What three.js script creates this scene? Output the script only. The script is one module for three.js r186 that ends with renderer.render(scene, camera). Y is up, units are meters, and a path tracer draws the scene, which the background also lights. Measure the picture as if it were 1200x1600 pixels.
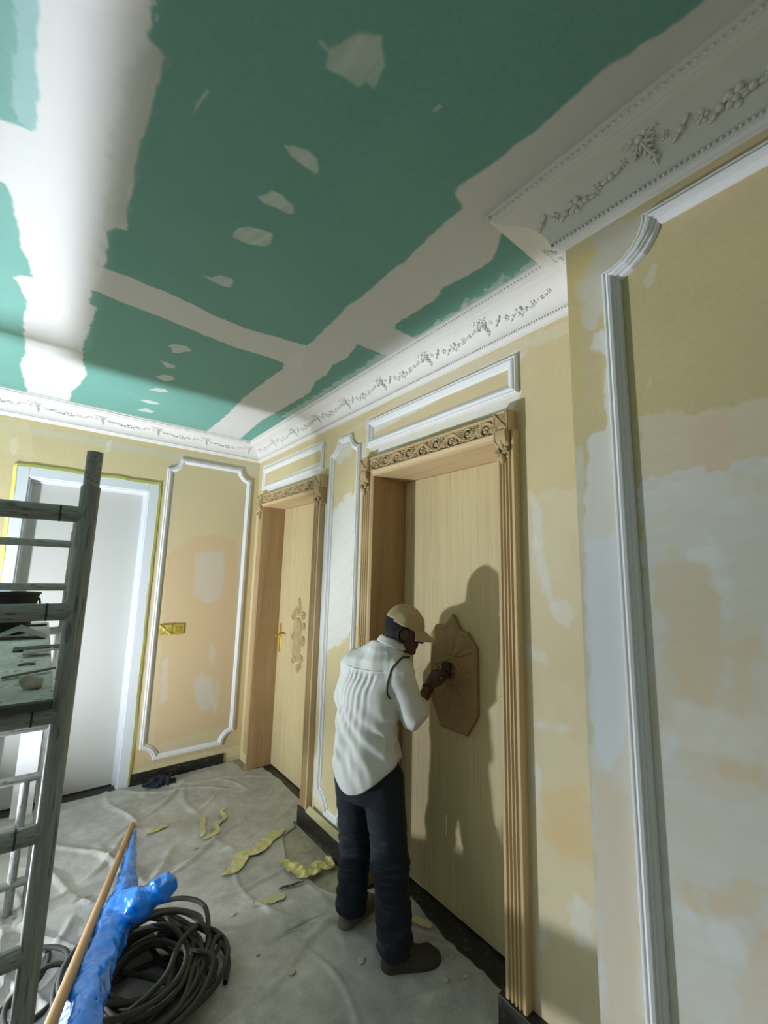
import * as THREE from 'three';
import { mergeGeometries, toCreasedNormals, mergeVertices } from 'three/addons/utils/BufferGeometryUtils.js';
import { RectAreaLightUniformsLib } from 'three/addons/lights/RectAreaLightUniformsLib.js';
import { RoundedBoxGeometry } from 'three/addons/geometries/RoundedBoxGeometry.js';

// ---------------------------------------------------------------- camera, light, exposure
RectAreaLightUniformsLib.init();
const scene = new THREE.Scene();
scene.background = new THREE.Color(0x000000);
const camera = new THREE.PerspectiveCamera(101.04, 0.75, 0.05, 40);
camera.position.set(-1.550, 1.650, 3.949);
camera.rotation.order = 'YXZ';
camera.rotation.set(0.1494, -0.6698, 0.0238);
const renderer = new THREE.WebGLRenderer({ antialias: true });
renderer.toneMapping = THREE.LinearToneMapping;
renderer.toneMappingExposure = 1.0;
renderer.shadowMap.enabled = true;
renderer.shadowMap.type = THREE.PCFSoftShadowMap;
const LAMP = { pos: [-2.40, 0.31, 1.06], aim: [.44, .86, .24], w: .12, h: .10, power: 38, color: new THREE.Color().setRGB(.91, .97, 1.09) };

// ---------------------------------------------------------------- helpers
const V3 = (x, y, z) => new THREE.Vector3(x, y, z);
function rng(seed) { let a = seed >>> 0; return () => { a = (a + 0x6D2B79F5) | 0; let t = Math.imul(a ^ (a >>> 15), 1 | a); t = (t + Math.imul(t ^ (t >>> 7), 61 | t)) ^ t; return ((t ^ (t >>> 14)) >>> 0) / 4294967296; }; }
function hash3(x, y, z) { let h = Math.imul(x, 374761393) ^ Math.imul(y, 668265263) ^ Math.imul(z, 2147483647 ^ 0x5bd1e995); h = Math.imul(h ^ (h >>> 13), 1274126177); return ((h ^ (h >>> 16)) >>> 0) / 4294967296; }
function mapGeo(g, m) { g = g.index ? g.toNonIndexed() : g; g.applyMatrix4(m); if (m.determinant() < 0) for (const k of Object.keys(g.attributes)) { const t = g.attributes[k], n = t.itemSize, q = t.array; for (let i = 0; i < t.count; i += 3) for (let j = 0; j < n; j++) { const v = q[(i + 1) * n + j]; q[(i + 1) * n + j] = q[(i + 2) * n + j]; q[(i + 2) * n + j] = v; } } g.computeVertexNormals(); return g; }
const sm = t => t * t * (3 - 2 * t);
function noise3(x, y, z) {
  const xi = Math.floor(x), yi = Math.floor(y), zi = Math.floor(z), u = sm(x - xi), v = sm(y - yi), w = sm(z - zi);
  const L = (a, b, t) => a + (b - a) * t;
  return L(L(L(hash3(xi, yi, zi), hash3(xi + 1, yi, zi), u), L(hash3(xi, yi + 1, zi), hash3(xi + 1, yi + 1, zi), u), v),
    L(L(hash3(xi, yi, zi + 1), hash3(xi + 1, yi, zi + 1), u), L(hash3(xi, yi + 1, zi + 1), hash3(xi + 1, yi + 1, zi + 1), u), v), w);
}
function noise2(x, y, s = 0) {
  const xi = Math.floor(x), yi = Math.floor(y), u = sm(x - xi), v = sm(y - yi);
  const a = hash3(xi, yi, s), b = hash3(xi + 1, yi, s), c = hash3(xi, yi + 1, s), d = hash3(xi + 1, yi + 1, s);
  return a + (b - a) * u + (c - a) * v + (a - b - c + d) * u * v;
}
const fbm2 = (x, y, s = 0, o = 3) => { let a = 0, k = .5, t = 0; for (let i = 0; i < o; i++) { a += k * noise2(x, y, s + i * 17); t += k; x *= 2.03; y *= 2.03; k *= .5; } return a / t; };
const clamp = (x, a, b) => Math.max(a, Math.min(b, x));
const sstep = (a, b, x) => { const t = clamp((x - a) / (b - a), 0, 1); return t * t * (3 - 2 * t); };
const lerp = (a, b, t) => a + (b - a) * t;

const used = {};
function numbered(name) { const n = used[name] = (used[name] ?? -1) + 1; return n ? name + '_' + String(n).padStart(3, '0') : name; }
function obj(name, geo, mat, parent = scene) {
  const g = Array.isArray(geo) ? merge(geo) : geo;
  const m = new THREE.Mesh(g, mat); m.castShadow = m.receiveShadow = true;
  m.name = parent === scene ? numbered(name) : name; parent.add(m); return m;
}
function merge(list) {
  const l = list.map(g => { let q = g.index ? g.toNonIndexed() : g; for (const k of Object.keys(q.attributes)) if (!['position', 'normal', 'uv'].includes(k)) q.deleteAttribute(k); if (!q.attributes.uv) q.setAttribute('uv', new THREE.BufferAttribute(new Float32Array(q.attributes.position.count * 2), 2)); if (!q.attributes.normal) q.computeVertexNormals(); return q; });
  return mergeGeometries(l);
}
function thing(name, label, category, group, pos = [0, 0, 0]) {
  const g = new THREE.Group(); g.name = numbered(name); g.position.set(...pos); scene.add(g);
  g.userData = { label, category }; if (group) g.userData.group = group; return g;
}
function tag(o, label, category, group) { o.userData.label = label; o.userData.category = category; if (group) o.userData.group = group; return o; }
function structGroup(name, label, category) { const g = new THREE.Group(); g.name = name; scene.add(g); g.userData = { kind: 'structure', label, category }; return g; }
function struct(name, geo, mat, label, category) { const m = obj(name, geo, mat); m.userData = { kind: 'structure', label, category }; return m; }
// uv in metres: the two coordinates across the dominant normal axis; grain (0 x, 1 y, 2 z) goes along v
function metreUV(g, grain = 1, ou = 0, ov = 0) {
  if (g.index) g = g.toNonIndexed();
  if (!g.attributes.normal) g.computeVertexNormals();
  const p = g.attributes.position, n = g.attributes.normal, uv = new Float32Array(p.count * 2);
  for (let i = 0; i < p.count; i++) {
    const c = [p.getX(i), p.getY(i), p.getZ(i)], a = [Math.abs(n.getX(i)), Math.abs(n.getY(i)), Math.abs(n.getZ(i))];
    const ax = a[0] >= a[1] && a[0] >= a[2] ? 0 : a[1] >= a[2] ? 1 : 2;
    const o = [0, 1, 2].filter(k => k !== ax);
    let v = o.includes(grain) ? grain : o[1], u = o.find(k => k !== v);
    uv[2 * i] = c[u] + ou + ax * .37; uv[2 * i + 1] = c[v] + ov;
  }
  g.setAttribute('uv', new THREE.BufferAttribute(uv, 2)); return g;
}
const box = (x0, x1, y0, y1, z0, z1, r = 0) => {
  const w = x1 - x0, h = y1 - y0, d = z1 - z0;
  const g = r ? new RoundedBoxGeometry(w, h, d, 2, Math.min(r, w / 2.01, h / 2.01, d / 2.01)) : new THREE.BoxGeometry(w, h, d);
  g.translate((x0 + x1) / 2, (y0 + y1) / 2, (z0 + z1) / 2); return g;
};
function tubePath(pts, r, seg = 40, rad = 8, closed = false) { return new THREE.TubeGeometry(new THREE.CatmullRomCurve3(pts.map(p => Array.isArray(p) ? V3(...p) : p), closed), seg, r, rad, closed); }
function rod(a, b, r, rad = 14) { // capped cylinder from a to b
  const A = V3(...a), B = V3(...b), L = A.distanceTo(B), g = new THREE.CylinderGeometry(r, r, L, rad);
  g.applyQuaternion(new THREE.Quaternion().setFromUnitVectors(V3(0, 1, 0), B.clone().sub(A).normalize())); g.translate((A.x + B.x) / 2, (A.y + B.y) / 2, (A.z + B.z) / 2); return g;
}
// closed sheet of a given thickness over a grid; f(u, v) gives [x, y, z]
function shell(f, nu, nv, th) {
  const P = []; for (let j = 0; j <= nv; j++) for (let i = 0; i <= nu; i++) P.push(V3(...f(i / nu, j / nv)));
  const id = (i, j) => j * (nu + 1) + i, N = P.map(() => V3(0, 0, 0));
  for (let j = 0; j < nv; j++) for (let i = 0; i < nu; i++) {
    const a = P[id(i, j)], b = P[id(i + 1, j)], c = P[id(i, j + 1)], d = P[id(i + 1, j + 1)];
    const n = b.clone().sub(c).cross(d.clone().sub(a)); for (const k of [id(i, j), id(i + 1, j), id(i, j + 1), id(i + 1, j + 1)]) N[k].add(n);
  }
  N.forEach(n => n.normalize());
  const pos = [], uv = [], idx = [], n0 = P.length;
  P.forEach((p, k) => { pos.push(p.x + N[k].x * th / 2, p.y + N[k].y * th / 2, p.z + N[k].z * th / 2); uv.push((k % (nu + 1)) / nu, Math.floor(k / (nu + 1)) / nv); });
  P.forEach((p, k) => { pos.push(p.x - N[k].x * th / 2, p.y - N[k].y * th / 2, p.z - N[k].z * th / 2); uv.push((k % (nu + 1)) / nu, Math.floor(k / (nu + 1)) / nv); });
  for (let j = 0; j < nv; j++) for (let i = 0; i < nu; i++) { const a = id(i, j), b = id(i + 1, j), c = id(i, j + 1), d = id(i + 1, j + 1); idx.push(a, c, b, b, c, d, a + n0, b + n0, c + n0, b + n0, d + n0, c + n0); }
  const edge = (a, b) => idx.push(a, b, a + n0, b, b + n0, a + n0);
  for (let i = 0; i < nu; i++) { edge(id(i, 0), id(i + 1, 0)); edge(id(i + 1, nv), id(i, nv)); }
  for (let j = 0; j < nv; j++) { edge(id(0, j + 1), id(0, j)); edge(id(nu, j), id(nu, j + 1)); }
  const g = new THREE.BufferGeometry(); g.setAttribute('position', new THREE.Float32BufferAttribute(pos, 3)); g.setAttribute('uv', new THREE.Float32BufferAttribute(uv, 2)); g.setIndex(idx); g.computeVertexNormals(); return g;
}
// meshes the zero set of a distance field on a grid (naive surface nets)
function nets(lo, hi, cell, f) {
  const n = [0, 1, 2].map(k => Math.ceil((hi[k] - lo[k]) / cell) + 1), [nx, ny, nz] = n, F = new Float32Array(nx * ny * nz);
  const at = (i, j, k) => (k * ny + j) * nx + i;
  for (let k = 0; k < nz; k++) for (let j = 0; j < ny; j++) for (let i = 0; i < nx; i++) F[at(i, j, k)] = f(lo[0] + i * cell, lo[1] + j * cell, lo[2] + k * cell);
  const V = new Int32Array(nx * ny * nz).fill(-1), pos = [], idx = [];
  for (let k = 0; k < nz - 1; k++) for (let j = 0; j < ny - 1; j++) for (let i = 0; i < nx - 1; i++) {
    let c = 0, sx = 0, sy = 0, sz = 0, inside = 0; const v = [];
    for (let m = 0; m < 8; m++) { const q = F[at(i + (m & 1), j + (m >> 1 & 1), k + (m >> 2))]; v.push(q); if (q < 0) inside++; }
    if (!inside || inside === 8) continue;
    for (let m = 0; m < 8; m++) for (let a = 1; a < 8; a <<= 1) if (!(m & a)) { const p = v[m], q = v[m | a]; if ((p < 0) !== (q < 0)) { const t = p / (p - q); c++; sx += (m & 1) + (a === 1 ? t : 0); sy += (m >> 1 & 1) + (a === 2 ? t : 0); sz += (m >> 2) + (a === 4 ? t : 0); } }
    V[at(i, j, k)] = pos.length / 3; pos.push(lo[0] + (i + sx / c) * cell, lo[1] + (j + sy / c) * cell, lo[2] + (k + sz / c) * cell);
  }
  for (let k = 1; k < nz - 1; k++) for (let j = 1; j < ny - 1; j++) for (let i = 1; i < nx - 1; i++) {
    const a = F[at(i, j, k)] < 0, q = (A, B, C, D, s) => { if (A < 0 || B < 0 || C < 0 || D < 0) return; if (s) idx.push(A, B, C, A, C, D); else idx.push(A, C, B, A, D, C); };
    if (a !== F[at(i + 1, j, k)] < 0) q(V[at(i, j - 1, k - 1)], V[at(i, j, k - 1)], V[at(i, j, k)], V[at(i, j - 1, k)], a);
    if (a !== F[at(i, j + 1, k)] < 0) q(V[at(i - 1, j, k - 1)], V[at(i - 1, j, k)], V[at(i, j, k)], V[at(i, j, k - 1)], a);
    if (a !== F[at(i, j, k + 1)] < 0) q(V[at(i - 1, j - 1, k)], V[at(i, j - 1, k)], V[at(i, j, k)], V[at(i - 1, j, k)], a);
  }
  const g = new THREE.BufferGeometry(); g.setAttribute('position', new THREE.Float32BufferAttribute(pos, 3)); g.setIndex(idx); g.computeVertexNormals(); return g;
}
const dist = (x, y, z, b) => Math.hypot(x - b[0], y - b[1], z - b[2]);
function cap(x, y, z, a, b, ra, rb) { const dx = b[0] - a[0], dy = b[1] - a[1], dz = b[2] - a[2], t = clamp(((x - a[0]) * dx + (y - a[1]) * dy + (z - a[2]) * dz) / (dx * dx + dy * dy + dz * dz), 0, 1); return Math.hypot(x - a[0] - dx * t, y - a[1] - dy * t, z - a[2] - dz * t) - (ra + (rb - ra) * t); }
function smin(a, b, k) { const h = Math.max(k - Math.abs(a - b), 0) / k; return Math.min(a, b) - h * h * k * .25; }

// ---------------------------------------------------------------- painted coats: patches of filler with ragged, brushed edges (positions in metres)
function sdPoly(px, py, P) {
  let d = 1e9, s = 1;
  for (let i = 0, j = P.length - 1; i < P.length; j = i, i++) {
    const ax = P[i][0], ay = P[i][1], bx = P[j][0], by = P[j][1], ex = bx - ax, ey = by - ay, wx = px - ax, wy = py - ay, t = clamp((wx * ex + wy * ey) / (ex * ex + ey * ey + 1e-12), 0, 1), qx = wx - ex * t, qy = wy - ey * t;
    d = Math.min(d, qx * qx + qy * qy);
    const c1 = py >= ay, c2 = py < by, c3 = ex * wy > ey * wx; if ((c1 && c2 && c3) || (!c1 && !c2 && !c3)) s = -s;
  }
  return s * Math.sqrt(d);
}
function paint(w, h, x0, x1, y0, y1, base, layers, { mottle = 6, seed = 1 } = {}) {
  const D = new Uint8Array(w * h * 4), A = new Float32Array(w * h * 3);
  for (let j = 0; j < h; j++) for (let i = 0; i < w; i++) {
    const x = x0 + (x1 - x0) * (i + .5) / w, y = y0 + (y1 - y0) * (j + .5) / h, m = (fbm2(x * 5, y * 5, seed, 3) - .5) * 2 * mottle + (hash3(i, j, seed) - .5) * 4 + (noise2(x * 120, y * 120, seed) - .5) * 5;
    const k = (j * w + i) * 3; A[k] = base[0] + m; A[k + 1] = base[1] + m; A[k + 2] = base[2] + m * .8;
  }
  layers.forEach((l, li) => {
    const rag = l.r ?? .02, soft = l.soft ?? .006, s = l.s ?? .35, ang = l.ang ?? 1.2, ca = Math.cos(ang), sa = Math.sin(ang), al = l.a ?? 1;
    let bx0 = x0, bx1 = x1, by0 = y0, by1 = y1;
    if (l.p) { bx0 = 1e9; bx1 = -1e9; by0 = 1e9; by1 = -1e9; for (const q of l.p) { bx0 = Math.min(bx0, q[0]); bx1 = Math.max(bx1, q[0]); by0 = Math.min(by0, q[1]); by1 = Math.max(by1, q[1]); } const m = rag * 1.3 + soft; bx0 -= m; bx1 += m; by0 -= m; by1 += m; }
    const i0 = clamp(Math.floor((bx0 - x0) / (x1 - x0) * w), 0, w), i1 = clamp(Math.ceil((bx1 - x0) / (x1 - x0) * w), 0, w), j0 = clamp(Math.floor((by0 - y0) / (y1 - y0) * h), 0, h), j1 = clamp(Math.ceil((by1 - y0) / (y1 - y0) * h), 0, h);
    for (let j = j0; j < j1; j++) for (let i = i0; i < i1; i++) {
      const x = x0 + (x1 - x0) * (i + .5) / w, y = y0 + (y1 - y0) * (j + .5) / h;
      let c = 1;
      if (l.p) { const sd = sdPoly(x, y, l.p); if (sd > rag + soft) continue; c = sstep(soft, -soft, sd + (sd < -rag * 2 ? 0 : rag * 2 * (fbm2(x * 28, y * 28, li * 7 + seed, 3) - .5))); }
      if (l.noise) c *= sstep(l.thr - .06, l.thr + .1, fbm2(x * l.noise[0], y * l.noise[1], li * 31 + seed, 4));
      if (c <= 0) continue;
      const u = x * ca + y * sa, v = -x * sa + y * ca;
      const st = 1 - s * (.65 * fbm2(u * 7, v * 70, li * 13 + seed, 2) + .35 * fbm2(x * 16, y * 16, li * 5 + seed + 3, 2));
      const a = c * al * st, k = (j * w + i) * 3;
      for (let q = 0; q < 3; q++) A[k + q] += (l.c[q] - A[k + q]) * a;
    }
  });
  for (let k = 0; k < w * h; k++) { for (let q = 0; q < 3; q++) D[4 * k + q] = clamp(Math.round(A[3 * k + q]), 0, 255); D[4 * k + 3] = 255; }
  const t = new THREE.DataTexture(D, w, h, THREE.RGBAFormat); t.colorSpace = THREE.SRGBColorSpace; t.magFilter = THREE.LinearFilter; t.minFilter = THREE.LinearMipmapLinearFilter; t.generateMipmaps = true; t.needsUpdate = true; return t;
}
function rgbTexture(w, h, fn, srgb = true) {
  const D = new Uint8Array(w * h * 4); for (let j = 0; j < h; j++) for (let i = 0; i < w; i++) { const c = fn(i, j), k = 4 * (j * w + i); D[k] = clamp(c[0], 0, 255); D[k + 1] = clamp(c[1], 0, 255); D[k + 2] = clamp(c[2], 0, 255); D[k + 3] = 255; }
  const t = new THREE.DataTexture(D, w, h, THREE.RGBAFormat); if (srgb) t.colorSpace = THREE.SRGBColorSpace; t.wrapS = t.wrapT = THREE.RepeatWrapping; t.magFilter = THREE.LinearFilter; t.minFilter = THREE.LinearMipmapLinearFilter; t.generateMipmaps = true; t.needsUpdate = true; return t;
}
const hexRGB = h => [(h >> 16) & 255, (h >> 8) & 255, h & 255];
const M = (color, roughness = .7, o = {}) => new THREE.MeshPhysicalMaterial({ color, roughness, ...o });
// tiling noise for repeated textures
const tnoise = (i, j, nx, ny, w, h, s) => { const x = i / w * nx, y = j / h * ny, xi = Math.floor(x), yi = Math.floor(y), u = sm(x - xi), v = sm(y - yi), q = (a, b) => hash3(((a % nx) + nx) % nx, ((b % ny) + ny) % ny, s); return lerp(lerp(q(xi, yi), q(xi + 1, yi), u), lerp(q(xi, yi + 1), q(xi + 1, yi + 1), u), v); };
function woodTexture(a, b, seed, dark = .25) { // 1 m across (u) by 2 m along the grain (v)
  const w = 768, h = 1024, A = hexRGB(a), B = hexRGB(b);
  return rgbTexture(w, h, (i, j) => {
    const wob = (tnoise(i, j, 4, 3, w, h, seed) - .5) * 60 + (tnoise(i, j, 9, 7, w, h, seed + 1) - .5) * 18;
    const x = i + wob, ring = tnoise(((x % w) + w) % w, j, 34, 2, w, h, seed + 2) * .55 + tnoise(((x % w) + w) % w, j, 90, 3, w, h, seed + 3) * .45;
    const fine = tnoise(i, j, 380, 14, w, h, seed + 4), pore = sstep(.7, .95, tnoise(i, j, 240, 9, w, h, seed + 5)), blot = tnoise(i, j, 5, 5, w, h, seed + 6);
    const t = clamp(ring * .9 + (fine - .5) * .3 + (blot - .5) * .35, 0, 1), d = 1 - pore * dark * .5;
    return [0, 1, 2].map(k => (A[k] + (B[k] - A[k]) * t) * d);
  });
}
// ---------------------------------------------------------------- outlines of the coats, in metres on their own surface
const CEIL = {
  stripA: [[-1.523,3.103],[-1.511,3.038],[-1.499,2.993],[-1.503,2.972],[-1.498,2.96],[-1.476,2.954],[-1.459,2.948],[-1.459,2.924],[-1.464,2.884],[-1.465,2.837],[-1.465,2.766],[-1.469,2.649],[-1.465,2.534],[-1.462,2.447],[-1.46,2.332],[-1.456,2.288],[-1.484,2.272],[-1.508,2.237],[-1.496,2.085],[-1.493,2.037],[-1.52,1.791],[-1.524,1.671],[-1.493,1.665],[-1.512,1.29],[-1.521,1.249],[-1.512,1.002],[-1.476,0.777],[-1.539,0.365],[-1.551,-0.048],[-1.766,-0.241],[-1.79,0.279],[-1.806,0.674],[-1.773,0.889],[-1.77,1.296],[-1.752,1.506],[-1.786,1.673],[-1.766,1.715],[-1.73,1.73],[-1.738,1.835],[-1.759,1.927],[-1.764,2.022],[-1.774,2.186],[-1.787,2.245],[-1.887,2.251],[-1.862,2.479],[-1.784,2.502],[-1.716,2.515],[-1.708,2.532],[-1.7,2.642],[-1.701,2.796],[-1.7,2.958]],
  thinA: [[-1.733,2.931],[-1.687,2.969],[-1.687,2.527],[-1.723,2.509],[-1.75,2.52]],
  thinB: [[-1.499,2.963],[-1.459,2.945],[-1.464,2.884],[-1.465,2.766],[-1.469,2.649],[-1.458,2.316],[-1.508,2.237],[-1.522,1.97],[-1.528,2.562],[-1.524,2.843]],
  bandB: [[-1.565,1.972],[-1.494,1.995],[-1.389,2.004],[-1.277,1.998],[-1.164,1.99],[-1.043,1.96],[-0.889,1.96],[-0.778,1.979],[-0.576,2.017],[-0.465,1.73],[-0.602,1.755],[-0.684,1.762],[-0.869,1.737],[-1.048,1.754],[-1.243,1.782],[-1.357,1.782],[-1.509,1.801],[-1.555,1.789]],
  bandC: [[-0.573,1.959],[-0.578,2.137],[-0.597,2.45],[-0.584,2.561],[-0.591,2.721],[-0.581,2.832],[-0.589,2.933],[-0.594,3.059],[-0.592,3.121],[-0.655,3.146],[-0.663,3.169],[-0.644,3.273],[-0.632,3.425],[-0.631,3.498],[-0.632,3.61],[-0.616,3.674],[-0.593,3.749],[-0.595,3.79],[-0.592,3.842],[-0.425,3.979],[-0.438,3.865],[-0.378,3.291],[-0.431,3.178],[-0.362,3.089],[-0.328,3.046],[-0.328,2.978],[-0.355,2.815],[-0.326,2.729],[-0.343,2.48],[-0.315,2.447],[-0.082,2.445],[-0.147,2.162],[-0.192,2.218],[-0.379,2.204],[-0.338,2.063],[-0.358,1.918],[-0.326,1.798],[-0.324,1.66],[-0.272,1.489],[-0.292,1.047],[-0.31,0.722],[-0.265,0.062],[-0.569,-0.09],[-0.571,0.214],[-0.566,0.696],[-0.587,1.111],[-0.58,1.335],[-0.562,1.678],[-0.588,1.768]],
  square: [[-1.164,3.215],[-1.144,3.252],[-1.128,3.28],[-1.084,3.314],[-1.043,3.267],[-1.033,3.216],[-1.058,3.214],[-1.065,3.19],[-1.119,3.186],[-1.153,3.176],[-1.161,3.204],[-1.192,3.206],[-1.19,3.214]],
  lens1: [[-1.145,2.936],[-1.124,2.955],[-1.088,2.966],[-1.051,2.959],[-1.03,2.93],[-1.032,2.918],[-1.072,2.916],[-1.116,2.918]],
  lens2: [[-1.143,2.723],[-1.123,2.749],[-1.114,2.778],[-1.084,2.785],[-1.034,2.767],[-1.021,2.745],[-1.03,2.731],[-1.078,2.724],[-1.115,2.715]],
  lens3: [[-1.152,2.498],[-1.144,2.554],[-1.115,2.59],[-1.062,2.605],[-1.039,2.609],[-1.023,2.567],[-1.036,2.537],[-1.084,2.508]],
  lens4: [[-1.173,2.217],[-1.141,2.23],[-1.114,2.268],[-1.078,2.279],[-1.059,2.264],[-1.057,2.218],[-1.093,2.203],[-1.139,2.206]],
  dot1: [[-1.159,1.511],[-1.127,1.556],[-1.076,1.575],[-1.04,1.536],[-1.078,1.484],[-1.12,1.448],[-1.135,1.489]],
  dot2: [[-1.157,1.301],[-1.115,1.298],[-1.068,1.288],[-1.069,1.245],[-1.109,1.231]],
  dot3: [[-1.135,1.053],[-1.103,1.116],[-1.051,1.128],[-1.027,1.089],[-1.072,1.014],[-1.104,1.022]],
  dot4: [[-1.131,0.795],[-1.094,0.868],[-1.046,0.884],[-1.014,0.845],[-1.062,0.802]],
  dot5: [[-1.145,0.556],[-1.098,0.597],[-1.025,0.586],[-1.03,0.549],[-1.094,0.524]],
  dot6: [[-1.135,0.324],[-1.083,0.405],[-1.017,0.379],[-1.034,0.328],[-1.093,0.31]],
  scr1: [[-1.361,2.942],[-1.356,2.939],[-1.364,2.905],[-1.373,2.857],[-1.372,2.887]],
  scr2: [[-0.883,3.275],[-0.878,3.293],[-0.872,3.295],[-0.877,3.276]],
  scr3: [[-1.494,3.025],[-1.489,3.026],[-1.487,3.014],[-1.492,3.007]],
  smear1: [[-0.196,2.205],[-0.2,2.772],[-0.2,3.044],[-0.203,3.155],[-0.175,3.148],[-0.168,3.021],[-0.137,2.592],[-0.142,2.196]],
  smear2: [[-0.216,2.98],[-0.245,3.03],[-0.226,3.031],[-0.182,2.978]],
  smear3: [[-0.2,2.772],[-0.234,2.831],[-0.213,2.832],[-0.167,2.77]],
  smear4: [[-0.183,2.575],[-0.217,2.643],[-0.198,2.645],[-0.148,2.576]],
  smear5: [[-0.231,0.962],[-0.226,1.711],[-0.222,2.237],[-0.182,2.199],[-0.175,1.628],[-0.162,0.932]],
};
const NEAR = {
  low1: [[3.52,2.087],[3.58,2.082],[3.675,2.067],[3.78,2.072],[3.922,2.064],[3.898,1.817],[3.767,1.913],[3.651,1.92],[3.509,1.916]],
  low2: [[3.509,1.919],[3.651,1.923],[3.767,1.917],[3.906,1.898],[3.751,0.3],[3.384,-0.135]],
  left1: [[3.375,2.058],[3.389,2.078],[3.426,2.08],[3.443,2.295],[3.402,2.343],[3.411,2.391],[3.451,2.383],[3.458,2.02],[3.459,1.339],[3.441,0.624],[3.415,0.119],[3.325,0.026],[3.334,0.547],[3.343,1.147],[3.348,1.736]],
  leftgrey: [[3.352,1.769],[3.436,1.772],[3.445,1.496],[3.445,1.367],[3.41,1.17],[3.378,1.159],[3.354,1.199],[3.347,1.484]],
  och1: [[3.54,1.697],[3.584,1.716],[3.623,1.712],[3.652,1.682],[3.665,1.624],[3.657,1.509],[3.646,1.397],[3.616,1.369],[3.56,1.37],[3.549,1.51],[3.526,1.585]],
  och2: [[3.685,1.513],[3.707,1.517],[3.701,1.396],[3.678,1.358],[3.668,1.389]],
  och3: [[3.513,0.976],[3.545,0.979],[3.569,0.966],[3.561,0.936],[3.531,0.945],[3.512,0.956]],
  och4: [[3.637,1.261],[3.693,1.273],[3.71,1.236],[3.657,1.222],[3.624,1.23]],
  och5: [[3.631,0.897],[3.685,0.942],[3.702,0.811],[3.63,0.759]],
  och6: [[3.582,0.979],[3.653,1.041],[3.693,1.038],[3.68,0.996],[3.602,0.94]],
  pink: [[3.634,2.046],[3.698,2.044],[3.715,1.961],[3.665,1.933],[3.634,1.955]],
  whiteA: [[3.538,1.343],[3.559,1.363],[3.61,1.361],[3.711,1.373],[3.718,1.337],[3.693,1.279],[3.627,1.271],[3.552,1.261],[3.524,1.238]],
  whiteB: [[3.51,0.928],[3.548,0.936],[3.577,0.914],[3.623,0.928],[3.62,0.891],[3.551,0.886],[3.507,0.887]],
  whiteC: [[3.611,1.728],[3.651,1.749],[3.68,1.667],[3.668,1.581],[3.653,1.623],[3.628,1.697]],
  topw: [[3.326,2.704],[3.45,2.713],[3.556,2.69],[3.707,2.682],[3.832,2.681],[3.935,2.671],[3.931,2.633],[3.828,2.635],[3.57,2.649],[3.479,2.564],[3.432,2.55],[3.395,2.593],[3.374,2.583],[3.439,2.676],[3.421,2.711]],
  topw2: [[3.364,2.589],[3.434,2.592],[3.478,2.544],[3.447,2.478],[3.414,2.39],[3.382,2.448]],
  smr1: [[3.552,2.481],[3.579,2.524],[3.593,2.505],[3.562,2.455]],
  smr2: [[3.538,2.182],[3.554,2.194],[3.556,2.175],[3.543,2.161]],
  oliv: [[3.347,2.691],[3.437,2.655],[3.396,2.615],[3.366,2.412],[3.367,2.12],[3.35,2.064],[3.342,2.337]],
};
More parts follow.
